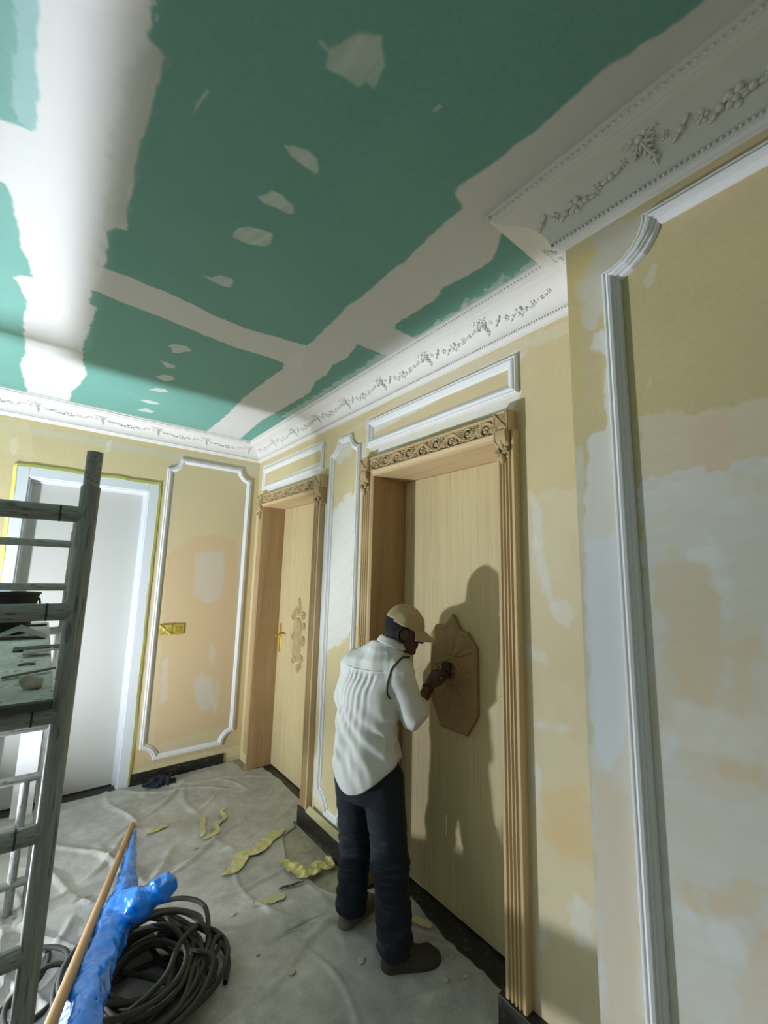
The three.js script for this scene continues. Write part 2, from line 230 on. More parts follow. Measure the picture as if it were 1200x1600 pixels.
const RIGHT = {
  low: [[2.931,1.998],[3.034,1.997],[3.09,2.01],[3.181,2.014],[3.264,2.013],[3.136,-0.434],[2.853,-0.729]],
  w1: [[2.965,2.007],[2.994,2.003],[3.018,1.92],[3.024,1.713],[3.05,1.663],[3.071,1.519],[3.045,1.541],[3.008,1.638],[2.992,1.765],[2.974,1.925]],
  w2: [[2.979,1.818],[3,1.822],[3.002,1.714],[2.984,1.688]],
  w3: [[2.94,1.387],[3.012,1.368],[3.011,1.332],[2.938,1.332]],
  w4: [[2.948,1.106],[3.112,1.127],[3.115,1.107],[3.028,1.089],[2.953,1.084]],
  w5: [[2.951,0.956],[2.983,0.944],[2.996,0.773],[2.964,0.759]],
  w6: [[3.066,0.518],[3.115,0.584],[3.157,0.569],[3.162,0.46],[3.107,0.427]],
  w7: [[3.092,0.582],[3.103,0.578],[3.137,0.464],[3.111,0.505]],
  w8: [[3.046,1.553],[3.099,1.58],[3.147,1.548],[3.119,1.465],[3.057,1.493]],
  w9: [[2.958,0.438],[2.991,0.436],[2.993,0.357],[2.962,0.338]],
  oc1: [[2.967,0.849],[3.12,0.949],[3.173,0.888],[3.165,0.726],[3.06,0.656],[2.976,0.721]],
  midw: [[1.24,1.961],[1.407,2.086],[1.603,2.197],[1.687,2.186],[1.698,1.285],[1.541,1.186],[1.401,1.125],[1.296,1.152]],
  midw2: [[1.375,2.505],[1.497,2.582],[1.635,2.549],[1.624,2.484],[1.467,2.424]],
  midw3: [[1.697,2.534],[1.794,2.467],[1.804,2.128],[1.814,1.413],[1.73,1.328],[1.729,2.222]],
  midw4: [[1.207,0.419],[1.359,0.468],[1.438,0.227],[1.631,0.162],[1.738,0.107],[1.497,-0.004],[1.247,0.035]],
  midw5: [[1.256,2.294],[1.313,2.382],[1.364,2.091],[1.352,1.202],[1.33,0.781],[1.264,0.559],[1.251,1.635]],
  upw2: [[1.809,2.464],[2.415,2.486],[2.896,2.491],[2.944,2.462],[2.893,2.395],[2.508,2.415],[1.913,2.391]],
  upw1: [[1.765,2.628],[2.414,2.65],[2.917,2.667],[2.932,2.623],[2.462,2.591],[1.839,2.543]],
  upg: [[0.062,2.68],[1.366,2.613],[2.205,2.722],[2.831,2.713],[3.172,2.691],[3.17,2.636],[2.9,2.649],[2.414,2.632],[1.692,2.625],[0.975,2.621],[0.109,2.582]],
  d2w: [[0.097,2.47],[0.521,2.475],[1.191,2.493],[1.292,2.41],[0.535,2.375],[0.141,2.389]],
  d2w1: [[0.064,2.667],[0.623,2.664],[1.224,2.658],[1.259,2.589],[0.631,2.605],[0.109,2.582]],
  tr: [[2.9,2.649],[2.981,2.639],[2.948,2.611],[2.924,2.566]],
  tapeb: [[1.223,0.096],[1.636,0.095],[1.641,0.028],[1.231,0.021]],
};
const FAR = {
  low: [[-0.81,1.911],[-0.571,1.968],[-0.296,2.001],[0.008,2.007],[0.03,0.024],[-0.847,0.039]],
  lowin: [[-0.747,1.764],[-0.569,1.951],[-0.307,1.994],[-0.159,1.91],[-0.078,0.315],[-0.713,0.264]],
  w1: [[-0.53,1.801],[-0.284,1.855],[-0.254,1.611],[-0.278,1.411],[-0.385,1.357],[-0.51,1.442]],
  w2: [[-0.705,0.926],[-0.671,0.923],[-0.643,0.617],[-0.696,0.575]],
  gp: [[-0.451,0.691],[-0.391,0.789],[-0.306,0.725],[-0.265,0.56],[-0.311,0.462],[-0.38,0.473]],
  w3: [[-0.339,0.998],[-0.302,1.022],[-0.292,0.831],[-0.341,0.89]],
  w4: [[-0.288,0.51],[-0.25,0.718],[-0.214,0.606],[-0.252,0.399]],
  mouldout: [[-0.82,2.559],[-0.71,2.655],[-0.163,2.624],[-0.043,2.543],[-0.058,2.225],[-0.074,0.26],[-0.177,0.149],[-0.704,0.166],[-0.825,0.264],[-0.839,1.601]],
  mouldin: [[-0.724,2.519],[-0.645,2.585],[-0.207,2.553],[-0.128,2.491],[-0.133,2.216],[-0.136,0.325],[-0.212,0.234],[-0.673,0.231],[-0.753,0.296],[-0.767,1.602]],
  topg: [[-1.915,2.682],[-1.347,2.669],[-0.84,2.669],[-0.008,2.69],[-0,2.582],[-0.884,2.603],[-1.465,2.617],[-1.908,2.622]],
  tl: [[-1.847,2.532],[-1.808,2.589],[-1.79,2.497],[-1.816,2.42]],
  st1: [[-1.282,2.657],[-1.242,2.693],[-1.244,2.586],[-1.273,2.574]],
  skw: [[-0.854,0.109],[-0.412,0.124],[-0.006,0.112],[0.001,0.031],[-0.406,0.048],[-0.846,0.029]],
};
const H = 2.8675, CW = .18, ZC = 3.335, Q = .33, XL = -3.1, ZB = 5.6;
const white = [210, 208, 205], grey = [186, 184, 178];
// ---------------------------------------------------------------- surfaces
const ceilTex = paint(1250, 1840, XL, 0, 0, 4.6, [104, 158, 146], [
  { p: CEIL.thinA, c: [178, 200, 205], a: .55, r: .015 }, { p: CEIL.stripA, c: white, a: .98, r: .008, s: .06, ang: 1.5 }, { p: CEIL.thinB, c: [168, 176, 168], a: .55, r: .03, s: .7, soft: .02, ang: 1.5 },
  { p: [[-1.69, 2.9], [-1.51, 3.0], [-1.5, 4.7], [-1.72, 4.7]], c: white, a: .98, r: .02, s: .06, ang: 1.5 }, { p: [[-1.8, 2.36], [-1.8, 2.54], [-3.2, 2.56], [-3.2, 2.34]], c: white, a: .97, r: .015, s: .06 }, { p: [[-.55, 3.7], [-.2, 3.7], [-.2, 4.7], [-.58, 4.7]], c: white, a: .97, r: .02, s: .06 },
  { p: CEIL.bandB, c: white, a: .96, r: .008, s: .06 }, { p: CEIL.bandC, c: white, a: .97, r: .008, s: .06, ang: 1.5 },
  { p: CEIL.square, c: [214, 214, 206], a: .95, r: .006, s: .6, ang: 1.5 },
  ...['lens1', 'lens2', 'lens3', 'lens4'].map(k => ({ p: CEIL[k], c: [212, 216, 208], a: .92, r: .005, s: .5 })),
  ...['dot1', 'dot2', 'dot3', 'dot4', 'dot5', 'dot6'].map(k => ({ p: CEIL[k], c: white, a: .9, r: .006, s: .3, soft: .004 })),
  ...['scr1', 'scr2', 'scr3', 'smear2', 'smear3', 'smear4'].map(k => ({ p: CEIL[k], c: white, a: .7, r: .005, s: .5, soft: .003 })),
  { p: CEIL.smear1, c: white, a: .8, r: .03, s: .6 }, { p: CEIL.smear5, c: white, a: .8, r: .03, s: .6 },
], { mottle: 3, seed: 3 });
ceilTex.wrapT = ceilTex.wrapS = THREE.ClampToEdgeWrapping;
const ochre = [205, 190, 146], cream = [211, 199, 168], pale = [206, 193, 172], chalk = [214, 216, 214], beige = [204, 182, 146];
const nearTex = paint(1180, 1500, ZC, ZB, 0, 2.9, [192, 177, 132], [
  { noise: [4, 4], thr: .55, c: beige, a: .5, s: .4, p: [[3.3, 2.9], [5.7, 2.9], [5.7, 2.5], [3.3, 2.6]] },
  { p: NEAR.low1, c: [206, 192, 168], a: .92, r: .02, s: .3, ang: 0 }, { p: NEAR.low2.map(([a, b]) => [a > 3.7 ? 5.8 : a, b < .4 ? -.3 : b]), c: [206, 206, 202], a: .97, r: .02, s: .35, ang: .2 },
  { p: [[3.85, 2.07], [5.8, 2.05], [5.8, 1.8], [3.85, 1.85]], c: [206, 192, 168], a: .9, r: .02 },
  { p: NEAR.left1, c: [208, 207, 202], a: .94, r: .014, s: .25, ang: 1.5 }, { p: NEAR.leftgrey, c: [204, 209, 212], a: .85, r: .012, s: .2 },
  { p: [[3.33, 2.05], [3.36, 2.05], [3.36, .0], [3.33, 0]], c: [196, 200, 200], a: .6, r: .01, s: .5 },
  ...['och1', 'och2', 'och3', 'och4', 'och5', 'och6'].map(k => ({ p: NEAR[k], c: beige, a: .75, r: .03, s: .5, soft: .02 })),
  { p: [[3.34, 1.15], [3.45, 1.1], [3.44, .5], [3.34, .3]], c: beige, a: .6, r: .03, s: .7, soft: .02 },
  { p: NEAR.pink, c: [206, 178, 150], a: .6, r: .03, soft: .02 },
  ...['whiteA', 'whiteB', 'whiteC'].map(k => ({ p: NEAR[k], c: chalk, a: .8, r: .03, s: .5, soft: .015, ang: .3 })),
  { p: NEAR.topw, c: grey, a: .85, r: .02, s: .4, soft: .012 }, { p: NEAR.topw2, c: [196, 194, 184], a: .8, r: .02, s: .3, soft: .01 },
  ...['smr1', 'smr2'].map(k => ({ p: NEAR[k], c: [206, 200, 186], a: .7, r: .01, s: .5 })), { p: NEAR.oliv, c: [198, 176, 106], a: .5, r: .02 },
  { noise: [3, 6], thr: .58, c: chalk, a: .45, s: .6, p: [[3.5, 1.9], [5.8, 1.9], [5.8, -.2], [3.5, -.2]] }, { noise: [5, 4], thr: .6, c: beige, a: .4, s: .6, p: [[3.5, 1.9], [5.8, 1.9], [5.8, -.2], [3.5, -.2]] },
], { mottle: 5, seed: 11 });
const rightTex = paint(1500, 1290, 0, ZC, 0, 2.87, ochre, [
  { noise: [3, 5], thr: .55, c: beige, a: .35, s: .5, p: [[0, 2.8], [3.4, 2.8], [3.4, 2.5], [0, 2.5]] },
  { p: RIGHT.low.map(([a, b]) => [a > 3.1 && b > 0 ? a + .1 : a, b]), c: cream, a: .9, r: .03, s: .3, soft: .01 },
  { noise: [6, 4], thr: .55, c: beige, a: .5, s: .5, p: [[2.9, 1.95], [3.4, 1.95], [3.4, 0], [2.9, 0]] },
  ...['w1', 'w2', 'w3', 'w4', 'w5', 'w6', 'w7', 'w8', 'w9'].map(k => ({ p: RIGHT[k], c: chalk, a: .72, r: .02, s: .6, soft: .012, ang: 1.3 })), { p: RIGHT.oc1, c: [210, 180, 124], a: .6, r: .03, s: .4, soft: .03 },
  { p: RIGHT.midw, c: [222, 224, 222], a: .95, r: .04, s: .3, soft: .02, ang: .5 }, { p: RIGHT.midw2, c: chalk, a: .8, r: .03, s: .5, soft: .015, ang: .6 }, { p: RIGHT.midw3, c: chalk, a: .8, r: .02, s: .5, soft: .012 },
  { p: RIGHT.midw4, c: [224, 222, 210], a: .9, r: .03, s: .4, soft: .015 }, { p: RIGHT.midw5, c: chalk, a: .8, r: .02, s: .4, soft: .012 },
  { p: RIGHT.upw2, c: [224, 226, 224], a: .92, r: .012, s: .5, ang: 0 }, { p: RIGHT.upw1, c: [222, 224, 222], a: .88, r: .012, s: .5, ang: 0 }, { p: RIGHT.upg, c: [212, 206, 186], a: .7, r: .02, s: .6, ang: 0 },
  { p: RIGHT.d2w, c: [224, 226, 224], a: .9, r: .01, s: .5, ang: 0 }, { p: RIGHT.d2w1, c: [222, 224, 222], a: .88, r: .01, s: .5, ang: 0 }, { p: RIGHT.tr, c: chalk, a: .7, r: .01, s: .5 },
  { p: [[1.3, .2], [1.8, .2], [1.8, .1], [1.3, .1]], c: [214, 204, 150], a: .7, r: .01 },
], { mottle: 4, seed: 21 });
const farTex = paint(1500, 1390, XL, 0, 0, 2.87, ochre, [
  { p: FAR.low, c: [206, 182, 140], a: .85, r: .02, s: .3 }, { p: FAR.mouldout, c: [196, 188, 168], a: .75, r: .02, s: .4 }, { p: FAR.mouldin, c: ochre, a: .9, r: .012, s: .2 },
  { p: FAR.lowin, c: [205, 178, 138], a: .92, r: .02, s: .3 }, { p: FAR.w1, c: [200, 196, 186], a: .7, r: .02, s: .4, soft: .012 }, { p: FAR.gp, c: [198, 198, 194], a: .75, r: .02, s: .4, soft: .015 },
  ...['w2', 'w3', 'w4'].map(k => ({ p: FAR[k], c: [206, 204, 198], a: .6, r: .02, s: .5, soft: .012 })), { p: FAR.topg, c: [200, 196, 180], a: .75, r: .02, s: .5, ang: 0 },
  ...['tl', 'st1'].map(k => ({ p: FAR[k], c: [220, 218, 206], a: .7, r: .01, s: .6 })), { p: FAR.skw, c: [220, 212, 170], a: .75, r: .012, s: .5 },
  { p: [[-3.2, 2.7], [-1.75, 2.7], [-1.7, 2.45], [-3.2, 2.45]], c: [220, 206, 160], a: .5, r: .04, s: .4 },
], { mottle: 4, seed: 31 });
const plasterBump = rgbTexture(512, 512, (i, j) => { const v = 110 + tnoise(i, j, 40, 40, 512, 512, 5) * 60 + tnoise(i, j, 150, 150, 512, 512, 6) * 40 + tnoise(i, j, 12, 12, 512, 512, 7) * 45; return [v, v, v]; }, false);
const wallMat = (map, r = .82) => new THREE.MeshPhysicalMaterial({ map, roughness: r });
const mCeil = new THREE.MeshPhysicalMaterial({ map: ceilTex, roughness: .62 });
const mNear = wallMat(nearTex), mRight = wallMat(rightTex), mFar = wallMat(farTex), mPlain = M(0xcfccc1, .85);  // mPlain: pale tone of the unseen walls, picked to steer bounced light
const planarUV = (g, au, u0, u1, av, v0, v1) => { if (g.index) g = g.toNonIndexed(); const p = g.attributes.position, uv = new Float32Array(p.count * 2), c = (i, a) => a === 0 ? p.getX(i) : a === 1 ? p.getY(i) : p.getZ(i); for (let i = 0; i < p.count; i++) { uv[2 * i] = (c(i, au) - u0) / (u1 - u0); uv[2 * i + 1] = (c(i, av) - v0) / (v1 - v0); } g.setAttribute('uv', new THREE.BufferAttribute(uv, 2)); return g; };

struct('ceiling', planarUV(box(XL - .1, .4, H, H + .12, -.3, ZB + .1), 0, XL, 0, 2, 0, 4.6), mCeil, 'green moisture-resistant board ceiling with white filled joints', 'ceiling');
// door wall: x from 0 to 0.3, openings for the two wooden doors
const D2 = { leaf: .17, z0: .27, z1: 1.20, pl: [.155, .25], pr: [1.205, 1.297], bl: [.15, .245], br: [1.225, 1.325], hz: .33 };
const D3 = { leaf: .21, z0: 1.945, z1: 2.833, pl: [1.815, 1.918], pr: [2.838, 2.927], bl: [1.806, 1.90], br: [2.835, 2.913] };
const YT = 2.247;
struct('wall_right', merge([box(0, .3, 0, H, -.3, D2.z0 - .023), box(0, .3, YT + .023, H, D2.z0 - .023, D2.z1 + .023), box(0, .3, 0, H, D2.z1 + .023, D3.z0 - .023), box(0, .3, YT + .023, H, D3.z0 - .023, D3.z1 + .023), box(0, .3, 0, H, D3.z1 + .023, ZC + .2)].map(g => planarUV(g, 2, 0, ZC, 1, 0, 2.87))), mRight, 'yellow wall with white filler patches and two wooden doors', 'wall');
struct('wall_pier', planarUV(box(-Q, .3, 0, H, ZC, ZB + .1), 2, ZC, ZB, 1, 0, 2.9), mNear, 'projecting yellow wall section with broad chalky filler coats beside the camera', 'wall');
const FD = { x0: -1.715, x1: -.937, yt: 2.30 };
struct('wall_far', merge([box(XL - .1, FD.x0, 0, H, -.3, 0), box(FD.x0, FD.x1, FD.yt, H, -.3, 0), box(FD.x1, 0, 0, H, -.3, 0)].map(g => planarUV(g, 0, XL, 0, 1, 0, 2.87))), mFar, 'yellow end wall holding the white door and a tall moulded panel', 'wall');
struct('wall_left', metreUV(box(XL - .2, XL, 0, H, -.3, ZB + .1)), mPlain, 'unseen plain wall behind the scaffold, kept pale for its bounced light', 'wall');
struct('wall_back', metreUV(box(XL, -Q, 0, H, ZB, ZB + .2)), mPlain, 'unseen plain wall behind the camera, kept pale for its bounced light', 'wall');
const floorTex = rgbTexture(1024, 1024, (i, j) => { const v = tnoise(i, j, 8, 8, 1024, 1024, 41) * .5 + tnoise(i, j, 40, 40, 1024, 1024, 42) * .3 + tnoise(i, j, 200, 200, 1024, 1024, 43) * .2; const k = .8 + v * .4; return [168 * k, 162 * k, 140 * k]; });
struct('floor', metreUV(box(XL - .1, .4, -.1, 0, -.3, ZB + .1)), new THREE.MeshPhysicalMaterial({ map: floorTex, roughness: .8 }), 'dusty stone floor showing beside the plastic sheet', 'floor');
const mStone = new THREE.MeshPhysicalMaterial({ map: rgbTexture(256, 256, (i, j) => { const v = 30 + tnoise(i, j, 20, 20, 256, 256, 51) * 16 + (tnoise(i, j, 60, 60, 256, 256, 52) > .78 ? 26 : 0); return [v * 1.08, v, v * .92]; }), roughness: .45 });
struct('baseboard_far', metreUV(box(-.855, -.15, 0, .085, 0, .014, .003)), mStone, 'black stone skirting along the end wall', 'baseboard');
struct('baseboard_right', metreUV(box(-.052, 0, 0, .118, 1.195, 1.93, .003)), mStone, 'black stone skirting between the two wooden doors', 'baseboard');
struct('baseboard_pier', metreUV(box(-.052, 0, 0, .118, 2.81, ZC, .003)), mStone, 'black stone skirting under the near fluted door post', 'baseboard');
struct('floor_threshold', metreUV(box(-.02, .3, -.01, .004, D3.z0 - .01, D3.z1 + .01, .002)), mStone, 'black stone threshold under the near wooden door', 'threshold');
struct('floor_threshold_far', metreUV(box(-.02, .3, -.01, .004, D2.z0 - .01, D2.z1 + .01, .002)), mStone, 'black stone threshold under the far wooden door', 'threshold');

// ---------------------------------------------------------------- cornice
const mGyp = M(0xe9e6df, .75), mGypsum = new THREE.MeshPhysicalMaterial({ color: 0xdbd9d3, roughness: .75 });
const prof = [[CW, 0], [CW, .010], [CW - .007, .013], [CW - .007, .023], [CW - .018, .025], [CW - .022, .034], [CW - .032, .036]];
for (let t = 0; t <= 1.001; t += .1) prof.push([(1 - t) * (1 - t) * .145 + 2 * t * (1 - t) * .058 + t * t * .036, (1 - t) * (1 - t) * .038 + 2 * t * (1 - t) * .048 + t * t * .117]);
prof.push([.036, .122], [.028, .124], [.028, .134], [.019, .137], [.014, .147], [0, .150]);
function loft(A, B) { // straight run between two end outlines
  const pos = []; for (let i = 0; i < A.length - 1; i++) { const a = A[i], b = A[i + 1], c = B[i], d = B[i + 1]; pos.push(...a, ...b, ...c, ...b, ...d, ...c); }
  const g = new THREE.BufferGeometry(); g.setAttribute('position', new THREE.Float32BufferAttribute(pos, 3)); g.setAttribute('uv', new THREE.Float32BufferAttribute(new Float32Array(pos.length / 3 * 2), 2)); g.computeVertexNormals(); return toCreasedNormals(mergeVertices(g), .6);
}
const ball = new THREE.SphereGeometry(1, 8, 6);
const blob = (x, y, z, sx, sy, sz, rz = 0, rx = 0) => { const g = ball.clone(); g.scale(sx, sy, sz); g.rotateX(rx); g.rotateZ(rz); g.translate(x, y, z); return g; };
const leafBlob = (x, y, len, wid, ang, lift = .006) => blob(x + Math.cos(ang) * len * .5, y + Math.sin(ang) * len * .5, lift, len * .55, wid, lift, ang);
const flowerGeo = r => merge([blob(0, 0, r * .5, r * .3, r * .3, r * .35), ...[0, 1, 2, 3, 4].map(k => { const a = k * 1.257 + .3; return blob(Math.cos(a) * r * .6, Math.sin(a) * r * .6, r * .25, r * .45, r * .36, r * .3, a); })]);
const geoFlowerBig = flowerGeo(.023), geoFlower = flowerGeo(.015);
const geoBud = merge([blob(0, 0, .006, .008, .008, .009), leafBlob(.006, .002, .02, .005, .5), leafBlob(-.006, -.002, .02, .005, 3.6)]);
const geoSpray = (() => { const L = [blob(0, .034, .008, .010, .008, .009), blob(.014, .040, .007, .007, .007, .008), blob(-.014, .040, .007, .007, .007, .008)];
  const frond = (x, y, ang, len, n, w) => { for (let k = 0; k < n; k++) { const t = (k + .4) / n, px = x + Math.cos(ang) * len * t, py = y + Math.sin(ang) * len * t, s = w * (1 - t * .55); L.push(leafBlob(px, py, s * 2.6, s * .55, ang + .75, .0055), leafBlob(px, py, s * 2.6, s * .55, ang - .75, .0055)); } L.push(leafBlob(x, y, len * 1.1, w * .45, ang, .007)); };
  frond(0, .032, -1.2, .062, 4, .0085); frond(-.002, .03, -2.1, .034, 3, .007); frond(.012, .034, .25, .030, 2, .007); frond(-.012, .034, 2.9, .028, 2, .007); frond(.018, -.012, -1.55, .034, 3, .0065); frond(.004, .03, -.55, .028, 2, .0065);
  return merge(L); })();
function cornice(name, label, A, B, at, len, sprays, beadOff) {
  // A, B: end point of each profile point; at(s, p, y): point s metres along the run at offset p from the wall and y under the ceiling
  const g = structGroup(name, label, 'cornice');
  obj('cornice_run', loft(A, B), mGypsum, g);
  const b1 = [], small = new THREE.SphereGeometry(1, 6, 4);
  for (const [p, y, r, st] of [[CW - .009, .018, .0062, .0165], [.030, .129, .0048, .0125]])
    for (let s = beadOff[0] + (p > .1 ? CW : .03) * beadOff[2]; s < len - (p > .1 ? CW : .03) * beadOff[3]; s += st) { const q = small.clone(); q.scale(r, r, r); q.translate(...at(s, p, y)); b1.push(q); }
  const bead = obj('bead_row', b1, mGypsum, g); bead.userData.kind = 'stuff';
  const T = V3(...at(1, .08, .066)).sub(V3(...at(0, .08, .066))), o = V3(...at(0, .08, .066)), Pp = V3(...at(0, .18, .066)).sub(o).normalize();
  const Nn = Pp.clone().multiplyScalar(.6).add(V3(0, -.8, 0)), Vv = Pp.clone().multiplyScalar(.8).add(V3(0, .6, 0));
  const Tt = Vv.clone().cross(Nn).normalize(), mat4 = new THREE.Matrix4().makeBasis(Tt, Vv, Nn), qu = new THREE.Quaternion().setFromRotationMatrix(mat4);
  const put = (nm, geo, s, dv, sc = 1, roll = 0) => { if (s < beadOff[4] || s > len - .08) return; const m = obj(nm, geo, mGypsum, g); m.position.copy(V3(...at(s, .073, .062)).add(Vv.clone().multiplyScalar(dv))); m.quaternion.copy(qu).multiply(new THREE.Quaternion().setFromAxisAngle(V3(0, 0, 1), roll)); m.scale.setScalar(sc); };
  for (const s of sprays) {
    put('leaf_spray', geoSpray, s, -.004, 1.15);
    const d = .39;
    for (const [k, nm, gg, dv, sc, r] of [[.13, 'flower', geoFlower, .006, .8, 0], [.22, 'bud', geoBud, -.004, 1.1, .3], [.33, 'flower', geoFlower, -.010, 1.05, 1], [.42, 'bud', geoBud, -.016, 1.2, .2], [.5, 'flower', geoFlowerBig, -.016, 1.1, 2], [.58, 'bud', geoBud, -.016, 1.2, 2.6], [.67, 'flower', geoFlower, -.010, 1.05, .6], [.78, 'bud', geoBud, -.004, 1.1, -.3], [.87, 'flower', geoFlower, .006, .8, 1.7]]) put(nm, gg, s + k * d, dv, sc, r);
  }
  return g;
}
const ys = y => H - y;
cornice('trim_1', 'plaster cornice with flowers above the projecting wall section', prof.map(([p, y]) => [-Q - p, ys(y), ZB]), prof.map(([p, y]) => [-Q - p, ys(y), ZC - p]), (s, p, y) => [-Q - p, ys(y), ZC + s - .0], ZB - ZC, [-.125, .265, .655, 1.045, 1.435, 1.825], [-.0, 0, -1, 0, -.06]);
cornice('trim_2', 'short plaster cornice return around the projecting corner', prof.map(([p, y]) => [-Q - p, ys(y), ZC - p]), prof.map(([p, y]) => [-p, ys(y), ZC - p]), (s, p, y) => [-Q + s, ys(y), ZC - p], Q, [.1], [0, 0, -1, 1, .0]);
cornice('trim_3', 'plaster cornice with flower garlands above the wooden doors', prof.map(([p, y]) => [-p, ys(y), ZC - p]), prof.map(([p, y]) => [-p, ys(y), p]), (s, p, y) => [-p, ys(y), s], ZC, [.07, .46, .85, 1.24, 1.63, 2.02, 2.41, 2.79], [0, 0, 1, 1, .09]);
cornice('trim_4', 'plaster cornice with flower garlands above the white door', prof.map(([p, y]) => [-p, ys(y), p]), prof.map(([p, y]) => [XL, ys(y), p]), (s, p, y) => [-s, ys(y), p], -XL, [.17, .56, .95, 1.345, 1.74, 2.13, 2.52], [0, 0, 1, 0, .09]);

// ---------------------------------------------------------------- panel mouldings
const mMould = M(0xe2e3e2, .6);
function mouldProfile(w, d) { return [[0, 0], [0, d * .55], [w * .10, d * .8], [w * .18, d * .8], [w * .20, d * .62], [w * .30, d * .62], [w * .34, d * .9], [w * .46, d], [w * .60, d * .92], [w * .64, d * .7], [w * .72, d * .7], [w * .75, d * .45], [w * .90, d * .38], [w, d * .15], [w, 0]]; }
// runs: list of point lists going round the panel clockwise seen from the room, mitred at joints
function moulding(name, label, P, runs, w, d, map) {
  const g = structGroup(name, label, 'moulding'), n = P.length, pf = mouldProfile(w, d);
  const inn = P.map((p, i) => { const a = P[(i + n - 1) % n], b = P[(i + 1) % n]; let t1 = [p[0] - a[0], p[1] - a[1]], t2 = [b[0] - p[0], b[1] - p[1]]; const l1 = Math.hypot(...t1), l2 = Math.hypot(...t2); t1 = t1.map(v => v / l1); t2 = t2.map(v => v / l2); const n1 = [t1[1], -t1[0]], n2 = [t2[1], -t2[0]], m = [n1[0] + n2[0], n1[1] + n2[1]], k = 2 / (m[0] * m[0] + m[1] * m[1]); return [m[0] * k, m[1] * k]; });
  for (const [i0, i1] of runs) {
    const list = []; for (let i = i0; i < i1; i++) { const a = i % n, b = (i + 1) % n; list.push(loft(pf.map(([o, h]) => map(P[a][0] + inn[a][0] * o, P[a][1] + inn[a][1] * o, h)), pf.map(([o, h]) => map(P[b][0] + inn[b][0] * o, P[b][1] + inn[b][1] * o, h)))); }
    obj('moulding_strip', list, mMould, g);
  }
  return g;
}
// panel outline with scooped corners: starts bottom left, clockwise; arc steps k
function scooped(x0, x1, y0, y1, r, k) {
  const P = [], runs = [], arc = (cx, cy, a0, a1) => { const s = P.length; for (let i = 0; i <= k; i++) { const a = a0 + (a1 - a0) * i / k; P.push([cx + r * Math.cos(a), cy + r * Math.sin(a)]); } return s; }, h = Math.PI / 2;
  const s = [arc(x0, y0, 0, h), arc(x0, y1, -h, 0), arc(x1, y1, 2 * h, 3 * h), arc(x1, y0, h, 2 * h)];
  const n = P.length; s.forEach((a, i) => { runs.push([a, a + k]); runs.push([a + k, i < 3 ? a + k + 1 : n]); }); return [P, runs];
}
const mapRight = (z, y, h) => [-h, y, z], mapNear = (z, y, h) => [-Q - h, y, z], mapFar = (x, y, h) => [x, y, h];
const flipX = ([P, r]) => [P, r];
function rectP(x0, x1, y0, y1) { return [[[x0, y0], [x0, y1], [x1, y1], [x1, y0]], [[0, 1], [1, 2], [2, 3], [3, 4]]]; }
{
  let [P, r] = scooped(-.815, -.075, .155, 2.625, .10, 5); moulding('trim_5', 'tall white moulded panel frame with scooped corners beside the white door', P, r, .042, .022, mapFar);
  [P, r] = rectP(.12, 1.262, 2.425, 2.632); moulding('trim_6', 'white rectangular moulding above the far wooden door', P, r, .045, .022, mapRight);
  [P, r] = scooped(1.365, 1.735, .155, 2.605, .10, 4); moulding('trim_7', 'narrow tall white moulding between the wooden doors', P, r, .042, .022, mapRight);
  [P, r] = rectP(1.812, 2.93, 2.462, 2.640); moulding('trim_8', 'white rectangular moulding above the near wooden door', P, r, .050, .025, mapRight);
  [P, r] = scooped(3.450, 5.3, .18, 2.668, .115, 6); moulding('trim_9', 'large white moulded panel frame on the projecting wall section', P, r, .046, .034, mapNear);
}
// ---------------------------------------------------------------- doors
const woodLight = woodTexture(0xcdb68c, 0xb89c70, 61, .18), woodBrown = woodTexture(0xae9066, 0x957750, 66, .2), woodPale = woodTexture(0xc6b588, 0xbaa87c, 71, .16);
const mWood = new THREE.MeshPhysicalMaterial({ map: woodLight, roughness: .62 }), mLeaf = new THREE.MeshPhysicalMaterial({ map: woodPale, roughness: .6 }), mCarve = new THREE.MeshPhysicalMaterial({ color: 0xab9468, roughness: .65 }), mBrass = new THREE.MeshPhysicalMaterial({ color: 0xe0bb4a, metalness: .75, roughness: .35 });
const mJamb = new THREE.MeshPhysicalMaterial({ map: woodBrown, roughness: .6 });
for (const t of [woodLight, woodPale, woodBrown]) t.repeat.set(1, .5);
// relief standing out of the plane x = x0 towards the room (-x); h(z, y) in metres, null outside
function relief(x0, z0, z1, y0, y1, nz, ny, h) {
  const pos = [], idx = [], ok = []; for (let j = 0; j <= ny; j++) for (let i = 0; i <= nz; i++) { const z = lerp(z0, z1, i / nz), y = lerp(y0, y1, j / ny), v = h(z, y); ok.push(v !== null); pos.push(x0 - (v ?? 0), y, z); }
  const id = (i, j) => j * (nz + 1) + i; for (let j = 0; j < ny; j++) for (let i = 0; i < nz; i++) { const a = id(i, j), b = id(i + 1, j), c = id(i, j + 1), d = id(i + 1, j + 1); if (ok[a] || ok[b] || ok[c] || ok[d]) idx.push(a, b, c, b, d, c); }
  const g = new THREE.BufferGeometry(); g.setAttribute('position', new THREE.Float32BufferAttribute(pos, 3)); g.setIndex(idx); g.computeVertexNormals(); return g;
}
const ridge = (d, w) => Math.max(0, 1 - (d / w) * (d / w));
